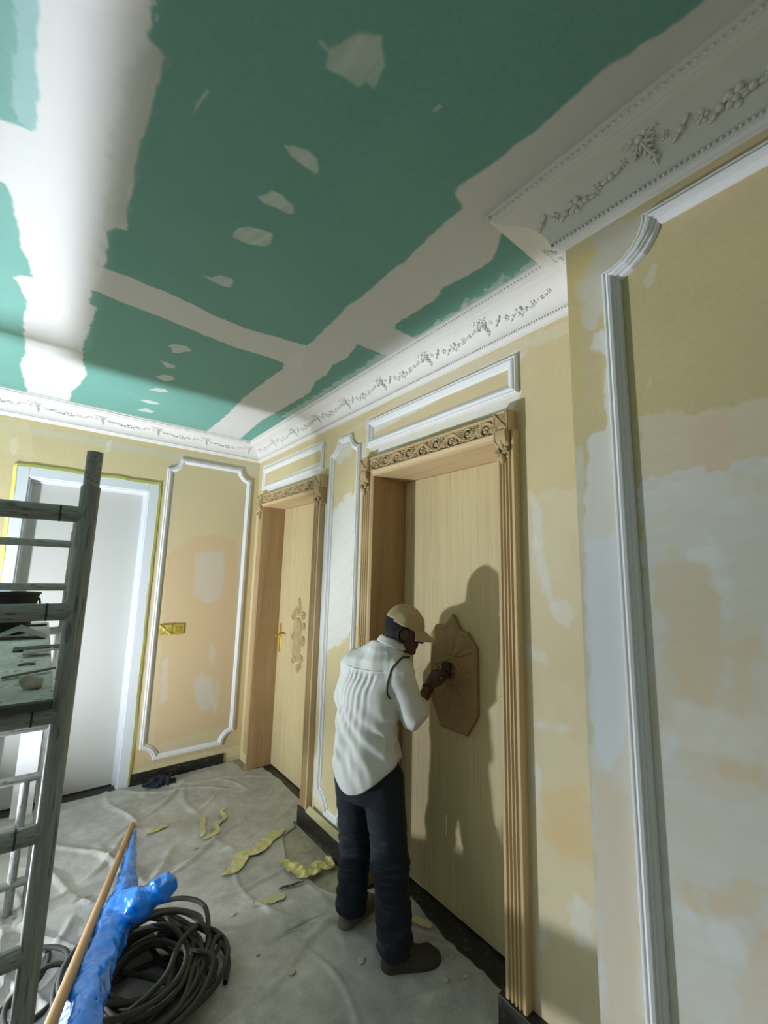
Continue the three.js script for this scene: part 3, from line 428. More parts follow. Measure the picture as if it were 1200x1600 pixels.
function scrollBand(u, v, hgt) { // leafy scrolls: u along (m), v across 0..1
  const L = .105, k = Math.floor(u / L), lu = u - (k + .5) * L, s = k % 2 ? 1 : -1, y = (v - .5) * hgt, cy = s * hgt * .1;
  const r = Math.hypot(lu, y - cy), th = Math.atan2((y - cy) * s, lu), sp = Math.cos(r * 330 - th);
  let h = r < hgt * .42 ? Math.max(0, sp) * .9 : 0; h = Math.max(h, ridge(r, .007) * 1.1);
  const wave = Math.sin(u / L * Math.PI) * hgt * .36; h = Math.max(h, ridge(y - wave, .007));
  const leafs = Math.sin(u * 260 + y * 240 * s) * Math.sin(u * 90 - y * 330); if (r > hgt * .30) h = Math.max(h, leafs * .9);
  return clamp(h, 0, 1.1) * .0065;
}
function fluted(z0, z1, y0, y1, depth, n) { // post with grooves on its front (-x) face
  const w = z1 - z0, s = new THREE.Shape(); s.moveTo(0, 0); s.lineTo(0, depth - .003); s.lineTo(.003, depth);
  const m = .012, p = (w - 2 * m) / n; for (let i = 0; i < n; i++) { const a = m + i * p; s.lineTo(a + p * .14, depth); s.lineTo(a + p * .26, depth - .007); s.lineTo(a + p * .5, depth - .0095); s.lineTo(a + p * .74, depth - .007); s.lineTo(a + p * .86, depth); }
  s.lineTo(w - .003, depth); s.lineTo(w, depth - .003); s.lineTo(w, 0); s.closePath();
  const g = new THREE.ExtrudeGeometry(s, { depth: y1 - y0, bevelEnabled: false }); // shape (z, -x), extruded to y
  return metreUV(mapGeo(g, new THREE.Matrix4().set(0, -1, 0, 0, 0, 0, 1, y0, 1, 0, 0, z0, 0, 0, 0, 1)), 1, z0);
}
function corbelGeo(z0, z1, yt, dep) { // scrolled bracket with a hanging leaf under the corner block
  const w = z1 - z0, zc = (z0 + z1) / 2, s = new THREE.Shape(); s.moveTo(0, yt); s.lineTo(dep, yt); s.bezierCurveTo(dep + .004, yt - .05, dep - .022, yt - .055, dep - .026, yt - .085); s.bezierCurveTo(dep - .030, yt - .10, .046, yt - .112, .043, yt - .115); s.lineTo(0, yt - .115); s.closePath();
  let g = new THREE.ExtrudeGeometry(s, { depth: w * .8, bevelEnabled: true, bevelSize: .003, bevelThickness: .003, bevelSegments: 1 });
  g = mapGeo(g, new THREE.Matrix4().set(-1, 0, 0, 0, 0, 1, 0, 0, 0, 0, 1, z0 + w * .1, 0, 0, 0, 1));
  const L = [g], tor = (y, z, r, x) => { const t = new THREE.TorusGeometry(r, .0045, 6, 14); t.rotateY(Math.PI / 2); t.translate(-x, y, z); L.push(t); };
  for (const e of [-1, 1]) { L.push(tubePath([[-dep - .001, yt - .004, zc + e * w * .33], [-dep + .002, yt - .04, zc + e * w * .36], [-dep + .02, yt - .07, zc + e * w * .22], [-.056, yt - .088, zc + e * w * .40]], .0055, 20, 6)); tor(yt - .088, zc + e * w * .26, .010, .060); L.push(blobX(-.062, yt - .088, zc + e * w * .26, .006, .006, .006)); L.push(blobX(-dep + .004, yt - .018, zc + e * w * .12, .007, .014, .008)); }
  L.push(blobX(-dep + .016, yt - .062, zc, .010, .020, .013), blobX(-.050, yt - .118, zc, .012, .026, .013), blobX(-dep + .008, yt - .04, zc, .008, .014, .008));
  return merge(L);
}
const blobX = (x, y, z, sx, sy, sz) => { const g = ball.clone(); g.scale(sx, sy, sz); g.translate(x, y, z); return g; };
function blockRelief(x0, z0, z1, y0, y1) { const zc = (z0 + z1) / 2, yc = (y0 + y1) / 2, hw = (z1 - z0) / 2, hh = (y1 - y0) / 2; return relief(x0, z0, z1, y0, y1, 30, 30, (z, y) => { const a = Math.abs(z - zc) / hw, b = Math.abs(y - yc) / hh, m = Math.max(a, b); if (m > .86) return .004; const diag = ridge(a - b, .2) * 1.0, leaf = ridge(Math.hypot(a, b) - .42, .3) * .35 * (1 - ridge(a - b, .3)); return .0005 + Math.max(diag * (1 - m * .35), leaf, ridge(m, .22) * .9) * .011; }); }
function woodDoor(name, label, D, yl0, yl1, carve) {
  const g = structGroup(name, label, 'door'), E = .045, zm = (D.z0 + D.z1) / 2;
  const leaf = obj('door_leaf', metreUV(box(D.leaf, D.leaf + .045, .012, YT - .002, D.z0 + .002, D.z1 - .002, .002), 1, D.z0 * 3.7), mLeaf, g);
  obj('door_jamb', metreUV(box(-.048, .29, .004, YT + .02, D.z0 - .022, D.z0, .003), 1, .3), mJamb, g);
  obj('door_jamb', metreUV(box(-.002, .29, .004, YT + .02, D.z1, D.z1 + .022, .002), 1, .6), mJamb, g);
  obj('door_head', metreUV(box(-.048, .29, YT, YT + .022, D.z0, D.z1, .003), 2, .1), mWood, g);
  obj('door_post', fluted(D.pl[0], D.pl[1], .12, 2.29, .043, 4), mWood, g); obj('door_post', fluted(D.pr[0], D.pr[1], .12, 2.29, .043, 4), mWood, g);
  const lin = obj('lintel', metreUV(box(-.045, 0, yl0, yl1, D.bl[1] - .005, D.br[0] + .005), 2, .2), mWood, g);
  const s = new THREE.Shape(); s.moveTo(0, yl0); s.lineTo(.062, yl0); s.lineTo(.062, yl0 - .006); s.bezierCurveTo(.058, yl0 - .014, .05, yl0 - .014, .05, yl0 - .022); s.lineTo(.05, YT + .0015); s.lineTo(.047, YT + .0015); s.lineTo(.047, YT + .024); s.lineTo(0, YT + .024); s.closePath();
  let mg = new THREE.ExtrudeGeometry(s, { depth: D.z1 - D.z0 + .02, bevelEnabled: false }); mg = mapGeo(mg, new THREE.Matrix4().set(-1, 0, 0, 0, 0, 1, 0, 0, 0, 0, 1, D.z0 - .01, 0, 0, 0, 1)); obj('lintel_moulding', metreUV(mg, 2, .2), mWood, lin);
  obj('top_edge', metreUV(box(-.052, 0, yl1 - .006, yl1 + .004, D.bl[1], D.br[0]), 2), mWood, lin);
  obj('carved_band', relief(-.045, D.bl[1], D.br[0], yl0 + .002, yl1 - .008, Math.round((D.br[0] - D.bl[1]) / .003), 26, (z, y) => scrollBand(z, (y - yl0) / (yl1 - yl0), yl1 - yl0)), mCarve, lin);
  for (const [a, b] of [D.bl, D.br]) { const bl = obj('corner_block', metreUV(box(-.060, 0, yl0 + .003, yl1 + .016, a, b, .002), 1, a), mWood, g); obj('carved_rosette', blockRelief(-.060, a + .003, b - .003, yl0 + .006, yl1 + .013), mCarve, bl); const cb = obj('corbel', corbelGeo(a, b, yl0 + .003, .068), mCarve, g); }
  carve(g, leaf); return g;
}
woodDoor('door_2', 'far wooden door with brass lever and carved medallion near the room corner', D2, 2.272, 2.352, (g, leaf) => {
  const x0 = D2.leaf, zc = .66, yc = 1.14;
  const ellip = (z, y, cz, cy, rz, ry) => Math.hypot((z - cz) / rz, (y - cy) / ry);
  obj('carved_ornament', relief(x0, zc - .14, zc + .14, .83, 1.45, 70, 150, (z, y) => {
    let h = 0; const dz = z - zc, S = Math.abs(dz);
    const m = ellip(z, y, zc - .01, 1.19, .055, .075); h = Math.max(h, ridge(m - 1, .24) * .014, m < .9 ? .006 + .005 * Math.cos(m * 7) : 0);
    const m2 = ellip(z, y, zc - .02, 1.03, .06, .085); h = Math.max(h, ridge(m2 - 1, .25) * .013, m2 < .8 ? .006 * Math.abs(Math.cos(Math.atan2(y - 1.03, z - zc + .02) * 5)) : 0);
    for (const [cz, cy, r, s] of [[.075, 1.30, .04, 1], [-.085, 1.29, .045, -1], [.085, 1.10, .045, 1], [-.09, 1.12, .035, -1], [.07, .96, .035, -1], [.05, .90, .03, 1], [-.05, 1.33, .035, 1], [0, 1.34, .045, 1], [-.07, .93, .03, 1], [.02, .88, .035, -1], [.09, 1.22, .035, -1]]) { const a = dz - cz, b = y - cy, r0 = Math.hypot(a, b); if (r0 < r) h = Math.max(h, (.45 + .55 * Math.cos(r0 * 230 - s * Math.atan2(b, a))) * .013 * sstep(r, r * .8, r0)); }
    if (y > 1.36) h = Math.max(h, ridge(S, .04 * (1.445 - y) / .085 + .004) * .014);
    return h < .0008 ? null : h;
  }), mCarve, leaf);
  const zh = .33, hd = obj('door_handle', [box(x0 - .008, x0, .955, 1.20, zh - .019, zh + .019, .004), rod([x0 - .008, 1.105, zh], [x0 - .058, 1.105, zh], .010), rod([x0 - .052, 1.105, zh - .006], [x0 - .055, 1.108, zh + .10], .009), blobX(x0 - .055, 1.108, zh + .10, .010, .010, .010), rod([x0 - .010, 1.02, zh], [x0 - .004, 1.02, zh], .009)], mBrass, g); hd.userData.label = 'brass lever handle on a long plate';
});
woodDoor('door_3', 'near wooden door with an octagonal carved plate being worked on', D3, 2.28, 2.362, (g, leaf) => {
  const x0 = D3.leaf, T = .022, oct = [[2.207, 1.0], [2.207, 1.335], [2.245, 1.385], [2.31, 1.388], [2.363, 1.448], [2.415, 1.372], [2.465, 1.362], [2.523, 1.29], [2.523, .975], [2.455, .868], [2.285, .868]];
  const s = new THREE.Shape(); oct.forEach(([z, y], i) => i ? s.lineTo(z, y) : s.moveTo(z, y)); s.closePath();
  let pg = new THREE.ExtrudeGeometry(s, { depth: T - .004, bevelEnabled: true, bevelSize: .004, bevelThickness: .004, bevelSegments: 2 }); pg = mapGeo(pg, new THREE.Matrix4().set(0, 0, -1, x0 - .0005, 0, 1, 0, 0, 1, 0, 0, 0, 0, 0, 0, 1));
  const mPlate = M(0x94774c, .6), pl = obj('carved_plate', metreUV(pg, 1), mPlate, leaf);
  obj('plate_relief', relief(x0 - T - .001, 2.21, 2.52, .87, 1.44, 90, 160, (z, y) => {
    const sd = sdPoly(z, y, oct); if (sd > -.004) return null; let h = -.003 + ridge(sd + .014, .008) * .007;
    const dz = z - 2.363, m = Math.hypot(dz / .052, (y - 1.165) / .062); h = Math.max(h, ridge(m - 1, .2) * .012, m < .85 ? .004 + .004 * Math.cos(m * 9) : -1);
    if (sd < -.022) {
      if (y > 1.24) { const a = Math.atan2(dz, y - 1.22), r = Math.hypot(dz, y - 1.22); if (r < .17 && Math.abs(a) < 1.2) h = Math.max(h, (.35 + .65 * Math.abs(Math.cos(a * 4.5))) * .010 * sstep(.17, .12, r)); }
      if (y < 1.09) { const a = Math.atan2(dz, 1.11 - y), r = Math.hypot(dz, 1.11 - y); if (r < .2 && Math.abs(a) < 1.15) h = Math.max(h, (.3 + .7 * Math.abs(Math.cos(a * 5 + r * 14))) * .009 * sstep(.2, .15, r)); }
      for (const e of [-1, 1]) { const a = dz - e * .1, b = y - 1.17, r0 = Math.hypot(a, b); if (r0 < .045) h = Math.max(h, (.4 + .6 * Math.cos(r0 * 210 - e * Math.atan2(b, a))) * .009); }
    }
    return h;
  }), mPlate, pl);
  const hd = obj('door_handle', [box(x0 - .008, x0, .99, 1.2, 2.755, 2.793, .004), rod([x0 - .008, 1.10, 2.774], [x0 - .05, 1.10, 2.774], .009), rod([x0 - .048, 1.10, 2.779], [x0 - .05, 1.102, 2.695], .008), blobX(x0 - .05, 1.102, 2.695, .010, .010, .010)], mBrass, g);
  obj('putty_streak', box(x0 - .001, x0 + .002, .345, .44, 2.30, 2.306, .001), M(0xe6e2d6, .8), leaf);
});
// white door in the end wall
{
  const g = structGroup('door_1', 'white door in a pale frame at the end of the room', 'door'), mW = M(0xbdbdb6, .5), mF = M(0xd2d7da, .5);
  obj('door_leaf', box(FD.x0 + .012, FD.x1 - .012, .01, FD.yt - .012, -.145, -.10, .002), mW, g);
  for (const [n, b] of [['door_jamb', [FD.x0, FD.x0 + .012, 0, FD.yt, -.2, .004]], ['door_jamb', [FD.x1 - .012, FD.x1, 0, FD.yt, -.2, .004]], ['door_head', [FD.x0 + .012, FD.x1 - .012, FD.yt - .012, FD.yt, -.2, .004]]]) obj(n, box(...b), mF, g);
  for (const b of [[FD.x0 + .012, FD.x0 + .026, 0, FD.yt - .012, -.1, -.085], [FD.x1 - .026, FD.x1 - .012, 0, FD.yt - .012, -.1, -.085], [FD.x0 + .026, FD.x1 - .026, FD.yt - .026, FD.yt - .012, -.1, -.085]]) obj('door_stop', box(...b), mF, g);
  obj('door_casing', box(FD.x0 - .072, FD.x0 + .003, 0, FD.yt + .072, 0, .018, .003), mF, g); obj('door_casing', box(FD.x1 - .003, FD.x1 + .072, 0, FD.yt + .072, 0, .018, .003), mF, g);
  obj('door_casing', box(FD.x0 + .0035, FD.x1 - .0035, FD.yt - .003, FD.yt + .072, 0, .018, .003), mF, g);
  struct('floor_threshold_white', metreUV(box(FD.x0, FD.x1, -.01, .003, -.2, 0, .001)), mStone, 'black stone threshold under the white door', 'threshold');
}
// yellow masking tape round the white door frame and along the skirting
{
  const mT = M(0xe8e474, .6), t = thing('masking_tape', 'thin yellow masking tape running round the white door frame', 'tape', null, [(FD.x0 + FD.x1) / 2, 0, .02]), ox = -(FD.x0 + FD.x1) / 2, oz = -.02;
  const rib = (f, n) => { const q = shell((u, v) => { const p = f(u, v); return [p[0] + ox, p[1], p[2] + oz]; }, n, 2, .0012); return q; };
  const X0 = FD.x0 - .072, X1 = FD.x1 + .072, Y1 = FD.yt + .072, wob = (u, s) => (fbm2(u * 9, s, 5, 2) - .5) * .016;
  obj('tape_strip', rib((u, v) => [lerp(X0 - .008, X1 + .008, u), Y1 - .008 + v * .022 + wob(u, 1), .0205 - v * .014 + Math.max(0, wob(u * 2, 2)) * .8], 40), mT, t);
  obj('tape_strip', rib((u, v) => [X1 - .006 + v * .020 + wob(u * 2, 3), lerp(.02, Y1, u), .0205 - v * .014 + Math.max(0, wob(u * 3, 4)) * .8], 60), mT, t);
  obj('tape_strip', rib((u, v) => [X0 + .006 - v * .020 + wob(u * 2, 6), lerp(.02, Y1, u), .0205 - v * .014 + Math.max(0, wob(u * 3, 7)) * .8], 60), mT, t);
  const k = thing('masking_tape', 'pale yellow tape band on top of the skirting between the wooden doors', 'tape', null, [-.03, .12, 1.55]);
  obj('tape_strip', shell((u, v) => [-.024 + v * .028, .0015 + v * .030 + Math.abs(wob(u * 3, 9)) * .25, lerp(-.24, .24, u)], 40, 3, .001), M(0xbdb48a, .7), k);
}
// taped brass switch plate on the end wall panel
{
  const t = thing('switch_plate', 'double brass switch plate, half wrapped in crumpled film, on the end wall', 'switch', null, [-.664, 1.162, .002]);
  obj('plate', box(-.095, .095, -.043, .043, 0, .009, .003), new THREE.MeshPhysicalMaterial({ color: 0xc9b14c, metalness: .5, roughness: .4 }), t);
  obj('film', shell((u, v) => { const x = -.092 + u * .09, y = -.04 + v * .08; return [x, y, .0125 + .008 * ridge(Math.abs(x + .047) / .045 - Math.abs(y) / .04, .3) + (fbm2(u * 9, v * 9, 8, 2) - .5) * .006]; }, 18, 16, .001), new THREE.MeshPhysicalMaterial({ color: 0xd8c26a, metalness: .4, roughness: .25 }), t);
  obj('rocker', box(.022, .072, -.022, .022, .008, .013, .002), new THREE.MeshPhysicalMaterial({ color: 0xbda648, metalness: .5, roughness: .4 }), t);
}
// ---------------------------------------------------------------- person
{
  const B = [-.2, 0, 2.22], pg = thing('person', 'person in white shirt, dark jeans and tan cap working on the near wooden door', 'person', null, B);
  const local = g => { g.translate(-B[0], -B[1], -B[2]); return g; };
  const J = { ra: [-.185, .085, 2.375], rk: [-.170, .36, 2.315], rh: [-.165, .68, 2.245], la: [-.21, .085, 2.078], lk: [-.195, .35, 2.075], lh: [-.24, .68, 2.105], neck: [-.200, 1.318, 2.315], ls: [-.252, 1.214, 2.108], rs: [-.185, 1.205, 2.360], le: [-.280, 1.035, 2.062], lw: [-.085, 1.03, 2.05], re: [-.085, .990, 2.372], rw: [.072, 1.085, 2.308] };
  const fx = .96, fz = -.28, lx = .28, lz = .96; // forward and rightward axes of the torso
  const mSkin = M(0x4a2f22, .55), mShirt = M(0xc9cbc5, .85, { sheen: .2 }), mDenim = new THREE.MeshPhysicalMaterial({ color: 0xffffff, roughness: .9, vertexColors: true }), mHair = M(0x0a0908, .95), mCap = M(0xa9966f, .85), mBlack = M(0x1c1b1d, .7);
  // head frame
  const hc = V3(-.142, 1.394, 2.352), hF = V3(.74, -.30, .52).normalize(), hS = hF.clone().cross(V3(0, 1, 0)).normalize(), hU = hS.clone().cross(hF).normalize();
  const hl = (x, y, z) => { const dx = x - hc.x, dy = y - hc.y, dz = z - hc.z; return [dx * hF.x + dy * hF.y + dz * hF.z, dx * hU.x + dy * hU.y + dz * hU.z, dx * hS.x + dy * hS.y + dz * hS.z]; };
  const ell = (a, b, c, ra, rb, rc) => { const k = Math.hypot(a / ra, b / rb, c / rc), q = Math.hypot(a / ra / ra, b / rb / rb, c / rc / rc); return k < 1e-6 ? -Math.min(ra, rb, rc) : k * (k - 1) / q; };
  const head = (x, y, z) => {
    const [f, u, s] = hl(x, y, z); let d = ell(f + .008, u - .018, s, .088, .086, .070); // skull
    d = smin(d, ell(f - .035, u + .048, s, .048, .058, .050), .03);                       // jaw and face
    d = smin(d, ell(f - .072, u + .088, s, .018, .016, .022), .02);                       // chin
    d = smin(d, cap(f, u, s, [.078, .005, 0], [.100, -.028, 0], .009, .013), .012);       // nose
    d = smin(d, ell(f - .078, u + .055, s, .014, .013, .022), .01);                       // lips
    d = Math.max(d, -ell(f - .092, u + .0555, s, .010, .0025, .02));
    for (const e of [-1, 1]) { d = smin(d, ell(f - .068, u - .012, s - e * .03, .014, .008, .02), .012); d = Math.max(d, -ell(f - .088, u + .006, s - e * .032, .012, .010, .014)); d = Math.min(d, ell(f - .078, u + .006, s - e * .031, .011, .011, .011)); d = smin(d, Math.max(ell(f + .004, u + .022, s - e * .072, .022, .032, .010), -ell(f - .002, u + .020, s - e * .083, .012, .020, .008)), .006); }
    return d;
  };
  // torso as stacked ovals
  const key = [[.58, .150, .118], [.70, .156, .122], [.85, .152, .115], [1.0, .152, .112], [1.10, .162, .112], [1.18, .160, .102], [1.24, .128, .085], [1.29, .075, .062], [1.33, .055, .05]];
  const cen = [[.58, -.205, 2.172], [.74, -.207, 2.165], [.90, -.215, 2.160], [1.08, -.222, 2.190], [1.20, -.217, 2.230], [1.30, -.205, 2.300], [1.36, -.19, 2.325]];
  const ip = (T, y) => { if (y <= T[0][0]) return T[0]; for (let i = 1; i < T.length; i++) if (y <= T[i][0]) { const t = sm((y - T[i - 1][0]) / (T[i][0] - T[i - 1][0])); return T[i].map((v, k) => lerp(T[i - 1][k], v, t)); } return T[T.length - 1]; };
  const torso = (x, y, z, gr) => { const [, a, b] = ip(key, y), [, cx, cz] = ip(cen, y), dx = x - cx, dz = z - cz, l = dx * lx + dz * lz, f = dx * fx + dz * fz; return (Math.hypot(l / (a + gr), f / (b + gr)) - 1) * Math.min(a, b); };
  const bodyF = (x, y, z) => {
    let d = Math.max(torso(x, y, z, -.018), y - 1.30, .62 - y);
    d = smin(d, cap(x, y, z, J.neck, [hc.x - hU.x * .03 - hF.x * .03, hc.y - .035, hc.z - hF.z * .03], .052, .052), .03);
    d = smin(d, cap(x, y, z, J.lh, J.lk, .075, .055), .04); d = smin(d, cap(x, y, z, J.lk, J.la, .05, .036), .02); d = smin(d, cap(x, y, z, J.rh, J.rk, .075, .055), .04); d = smin(d, cap(x, y, z, J.rk, J.ra, .05, .036), .02);
    for (const [s, e, w] of [[J.ls, J.le, J.lw], [J.rs, J.re, J.rw]]) { d = smin(d, cap(x, y, z, s, e, .05, .038), .03); d = smin(d, cap(x, y, z, e, w, .037, .026), .015); }
    d = smin(d, cap(x, y, z, J.la, [J.la[0] + .09, .034, J.la[2] - .02], .030, .022), .02); d = smin(d, cap(x, y, z, J.ra, [J.ra[0] + .085, .034, J.ra[2] + .04], .030, .022), .02);
    return d;
  };
  const parts = [nets([-.42, .0, 1.9], [.14, 1.40, 2.5], .012, bodyF), nets([-.30, 1.25, 2.21], [.02, 1.54, 2.50], .0045, (x, y, z) => smin(head(x, y, z), cap(x, y, z, J.neck, [hc.x - hU.x * .03 - hF.x * .03, hc.y - .035, hc.z - hF.z * .03], .050, .052), .02))];
  // hands: palm plus five jointed fingers each
  function hand(w, dir, palmN, curl, pinch) {
    const D = V3(...dir).normalize(), N = V3(...palmN).normalize(), S = D.clone().cross(N).normalize(); N.copy(S.clone().cross(D)); const W = V3(...w);
    const at = (d, s, n) => { const p = W.clone().addScaledVector(D, d).addScaledVector(S, s).addScaledVector(N, n); return [p.x, p.y, p.z]; };
    const segs = [[at(0, 0, 0), at(.03, 0, 0), .026, .026]]; for (const s of [-.024, -.008, .008, .024]) segs.push([at(.018, s * .7, 0), at(.075, s, 0), .014, .0125]);
    const fingers = []; [[-.028, .062, .95], [-.0095, .07, 1], [.0095, .066, 1.02], [.027, .052, 1.1]].forEach(([s, L, c]) => { let p = [.075, s, 0], a = .25 * curl; const ch = [at(...p)]; for (const [k, da] of [[.45, .55], [.32, .65], [.25, .45]]) { a += da * curl * c; p = [p[0] + Math.cos(a) * L * k * 1.25, s * (1 - (.0 + k) * .1), p[2] + Math.sin(a) * L * k * 1.25]; ch.push(at(...p)); } fingers.push([ch, [.0098, .0092, .0086, .0078]]); });
    const th = [at(.02, -.022, .006), at(.048, -.036, .022), at(.072, -.030, .038 * pinch), at(.092, -.020, .046 * pinch)]; fingers.push([th, [.014, .0115, .010, .0088]]);
    const f = (x, y, z) => { let d = 1e3; for (const [a, b, ra, rb] of segs) d = smin(d, cap(x, y, z, a, b, ra, rb), .014); for (const [ch, r] of fingers) { let q = 1e3; for (let i = 0; i < ch.length - 1; i++) q = smin(q, cap(x, y, z, ch[i], ch[i + 1], r[i], r[i + 1]), .003); d = smin(d, q, .005); } return d; };
    const c = at(.06, 0, .02); return nets(c.map(v => v - .12), c.map(v => v + .12), .0035, f);
  }
  parts.push(hand(J.rw, [.50, .80, .18], [.78, -.45, .05], 1.0, 1), hand(J.lw, [.9, .1, .25], [.2, -.9, .1], .9, 1));
  const bodyGeo = merge(parts.map(g => { g.computeVertexNormals(); return g; })); obj('body', local(bodyGeo), mSkin, pg);
  // trousers
  const legs = (x, y, z) => {
    let L = smin(cap(x, y, z, J.lh, J.lk, .098, .078), cap(x, y, z, J.lk, [J.la[0], .04, J.la[2]], .076, .074), .03), R = smin(cap(x, y, z, J.rh, J.rk, .100, .082), cap(x, y, z, J.rk, [J.ra[0], .04, J.ra[2]], .082, .078), .03);
    let d = smin(L, R, .03); d = smin(d, Math.max(torso(x, y, z, -.006), y - .8, .60 - y), .03);
    const m = sstep(.60, .42, y), kn = ridge(y - .34, .2);
    d += (Math.sin(y * 210 + 6 * noise3(x * 14, y * 9, z * 14)) * .0028 * kn + (noise3(x * 22, y * 30, z * 22) - .5) * .011 * (m + .3) + Math.sin(y * 120 + 9 * noise3(x * 10, y * 5, z * 10)) * .003 * sstep(.24, .1, y));
    return Math.max(d, .052 + .02 * (noise3(x * 12, 1, z * 12) - .5) - y, y - .80);
  };
  { const g = nets([-.40, .03, 1.92], [.02, .84, 2.52], .0075, legs), p = g.attributes.position, c = new Float32Array(p.count * 3);
    for (let i = 0; i < p.count; i++) { const x = p.getX(i), y = p.getY(i), z = p.getZ(i), wear = sstep(.55, .9, noise3(x * 16, y * 150 + 6 * noise3(x * 14, y * 9, z * 14), z * 16)) * ridge(y - .33, .22) + .25 * noise3(x * 60, y * 60, z * 60); c[3 * i] = .003 + .012 * wear; c[3 * i + 1] = .006 + .020 * wear; c[3 * i + 2] = .012 + .027 * wear; }
    g.setAttribute('color', new THREE.BufferAttribute(c, 3)); obj('jeans', local(g), mDenim, pg); }
  // shirt
  const yoke = 1.205;
  const shirtF = (x, y, z) => {
    const [, cx, cz] = ip(cen, y), dx = x - cx, dz = z - cz, l = dx * lx + dz * lz, f = dx * fx + dz * fz;
    const hem = .650 + .10 * (l / .16) * (l / .16) + (f > 0 ? .03 : 0);
    let d = torso(x, y, z, .010 + .012 * sstep(.95, .68, y));
    d = smin(d, cap(x, y, z, J.ls, [-.225, 1.2, 2.16], .055, .085), .05); d = smin(d, cap(x, y, z, J.rs, [-.205, 1.2, 2.28], .062, .082), .05);
    d = smin(d, cap(x, y, z, J.ls, [-.212, 1.275, 2.27], .052, .06), .05);
    d = Math.max(d, y - 1.335 - l * .1);
    const slR = smin(cap(x, y, z, J.rs, J.re, .066, .060), cap(x, y, z, J.re, [J.re[0] + (J.rw[0] - J.re[0]) * .30, J.re[1] + (J.rw[1] - J.re[1]) * .30, J.re[2] + (J.rw[2] - J.re[2]) * .30], .056, .046), .03);
    const slL = smin(cap(x, y, z, J.ls, J.le, .057, .052), cap(x, y, z, J.le, [lerp(J.le[0], J.lw[0], .8), lerp(J.le[1], J.lw[1], .8), lerp(J.le[2], J.lw[2], .8)], .050, .04), .03);
    d = smin(d, slR, .022); d = smin(d, slL, .022);
    const back = sstep(.02, -.03, f), pl = sstep(yoke, yoke - .03, y) * sstep(.78, 1.12, y);
    d += back * pl * Math.cos(l * 190 + 7 * noise2(l * 10, y * 5, 3)) * (.0016 + .0022 * noise2(l * 20, y * 9, 8)) * (1 + sstep(1.10, 1.19, y)) * sstep(.11, .07, Math.abs(l + .01));
    d += (1 - pl * .6) * ((noise3(x * 13 + y * 7, y * 5, z * 13 - y * 4) - .5) * .020 + (noise3(x * 30, y * 16 + l * 20, z * 30) - .5) * .007);
    d += Math.sin((y * 60 + l * 70) + 5 * noise3(x * 9, y * 6, z * 9)) * .0036 * sstep(1.08, .95, y) * sstep(.68, .8, y);
    d -= .003 * sstep(yoke - .004, yoke + .004, y) * back;
    return Math.max(d, hem - y);
  };
  const shirt = obj('shirt', local(nets([-.44, .54, 1.86], [.1, 1.36, 2.52], .0062, shirtF)), mShirt, pg);
  const onShirt = (p, off = .002) => { const q = p.clone(); for (let i = 0; i < 12; i++) { const d = shirtF(q.x, q.y, q.z) - off, e = .004, n = V3(shirtF(q.x + e, q.y, q.z) - shirtF(q.x - e, q.y, q.z), shirtF(q.x, q.y + e, q.z) - shirtF(q.x, q.y - e, q.z), shirtF(q.x, q.y, q.z + e) - shirtF(q.x, q.y, q.z - e)).normalize(); q.addScaledVector(n, -d * .7); } return q; };
  { // dark piping round the right armhole
    const c = V3(-.180, 1.165, 2.358), ax = V3(.18, -.30, .93).normalize(), a = V3(0, 1, 0).addScaledVector(ax, -ax.y).normalize(), b = ax.clone().cross(a), pts = [];
    for (let k = 0; k <= 22; k++) { const t = 2.6 - k / 22 * 2.9; pts.push(onShirt(c.clone().addScaledVector(a, Math.cos(t) * .095).addScaledVector(b, Math.sin(t) * .075), .003).sub(V3(...B))); }
    const ar = obj('armhole_piping', tubePath(pts, .0042, 60, 6), mBlack, shirt); ar.userData.label = 'dark piping around the armhole';
    const ym = []; for (let k = 0; k <= 24; k++) { const l = -.125 + k / 24 * .235, q = onShirt(V3(-.217 + lx * l - fx * .12, yoke + .004 * Math.sin(k) * .2, 2.232 + lz * l - fz * .12), .001).sub(V3(...B)); ym.push(q); } obj('yoke_seam', tubePath(ym, .0022, 60, 5), mShirt, shirt);
    const nk = V3(-.190, 1.322, 2.318), nu = V3(.25, .92, .15).normalize(), na = V3(1, 0, 0).addScaledVector(nu, -nu.x).normalize(), nb = nu.clone().cross(na);
    const ring = (r, h, t) => { const q = nk.clone().addScaledVector(nu, h).addScaledVector(na, Math.cos(t) * r).addScaledVector(nb, Math.sin(t) * r).sub(V3(...B)); return [q.x, q.y, q.z]; };
    obj('collar', [shell((u, v) => ring(.062 - v * .003, -.012 + v * .040, .45 + u * 5.4), 40, 4, .005), shell((u, v) => ring(.062 + v * .012, .027 - v * .032, .45 + u * 5.4), 40, 4, .005)], mShirt, shirt);
  }
  // shoes
  const shoe = (h, t, R) => { const dx = t[0] - h[0], dz = t[1] - h[1], L = Math.hypot(dx, dz), ux = dx / L, uz = dz / L; return (x, y, z) => { const a = (x - h[0]) * ux + (z - h[1]) * uz, b = -(x - h[0]) * uz + (z - h[1]) * ux; const wd = lerp(.034, .046, sstep(.05, L * .72, a)); const A = clamp(a, .034, L - .045), plan = Math.hypot(a - A, b) - wd; const top = lerp(.108, .050, sstep(.07, L * .7, a)) - .5 * Math.max(0, a - L * .85); let d = smin(1e3, Math.max(plan, y - top, .004 - y), .01); d = -smin(-plan, Math.min(top - y, y - .004), .03); const sole = -smin(-(plan - .006), Math.min(.026 - y, y - .002), .006); return Math.min(d, sole); }; };
  const mShoeR = M(0x3d3a34, .9), mShoeL = M(0x6b655a, .9);
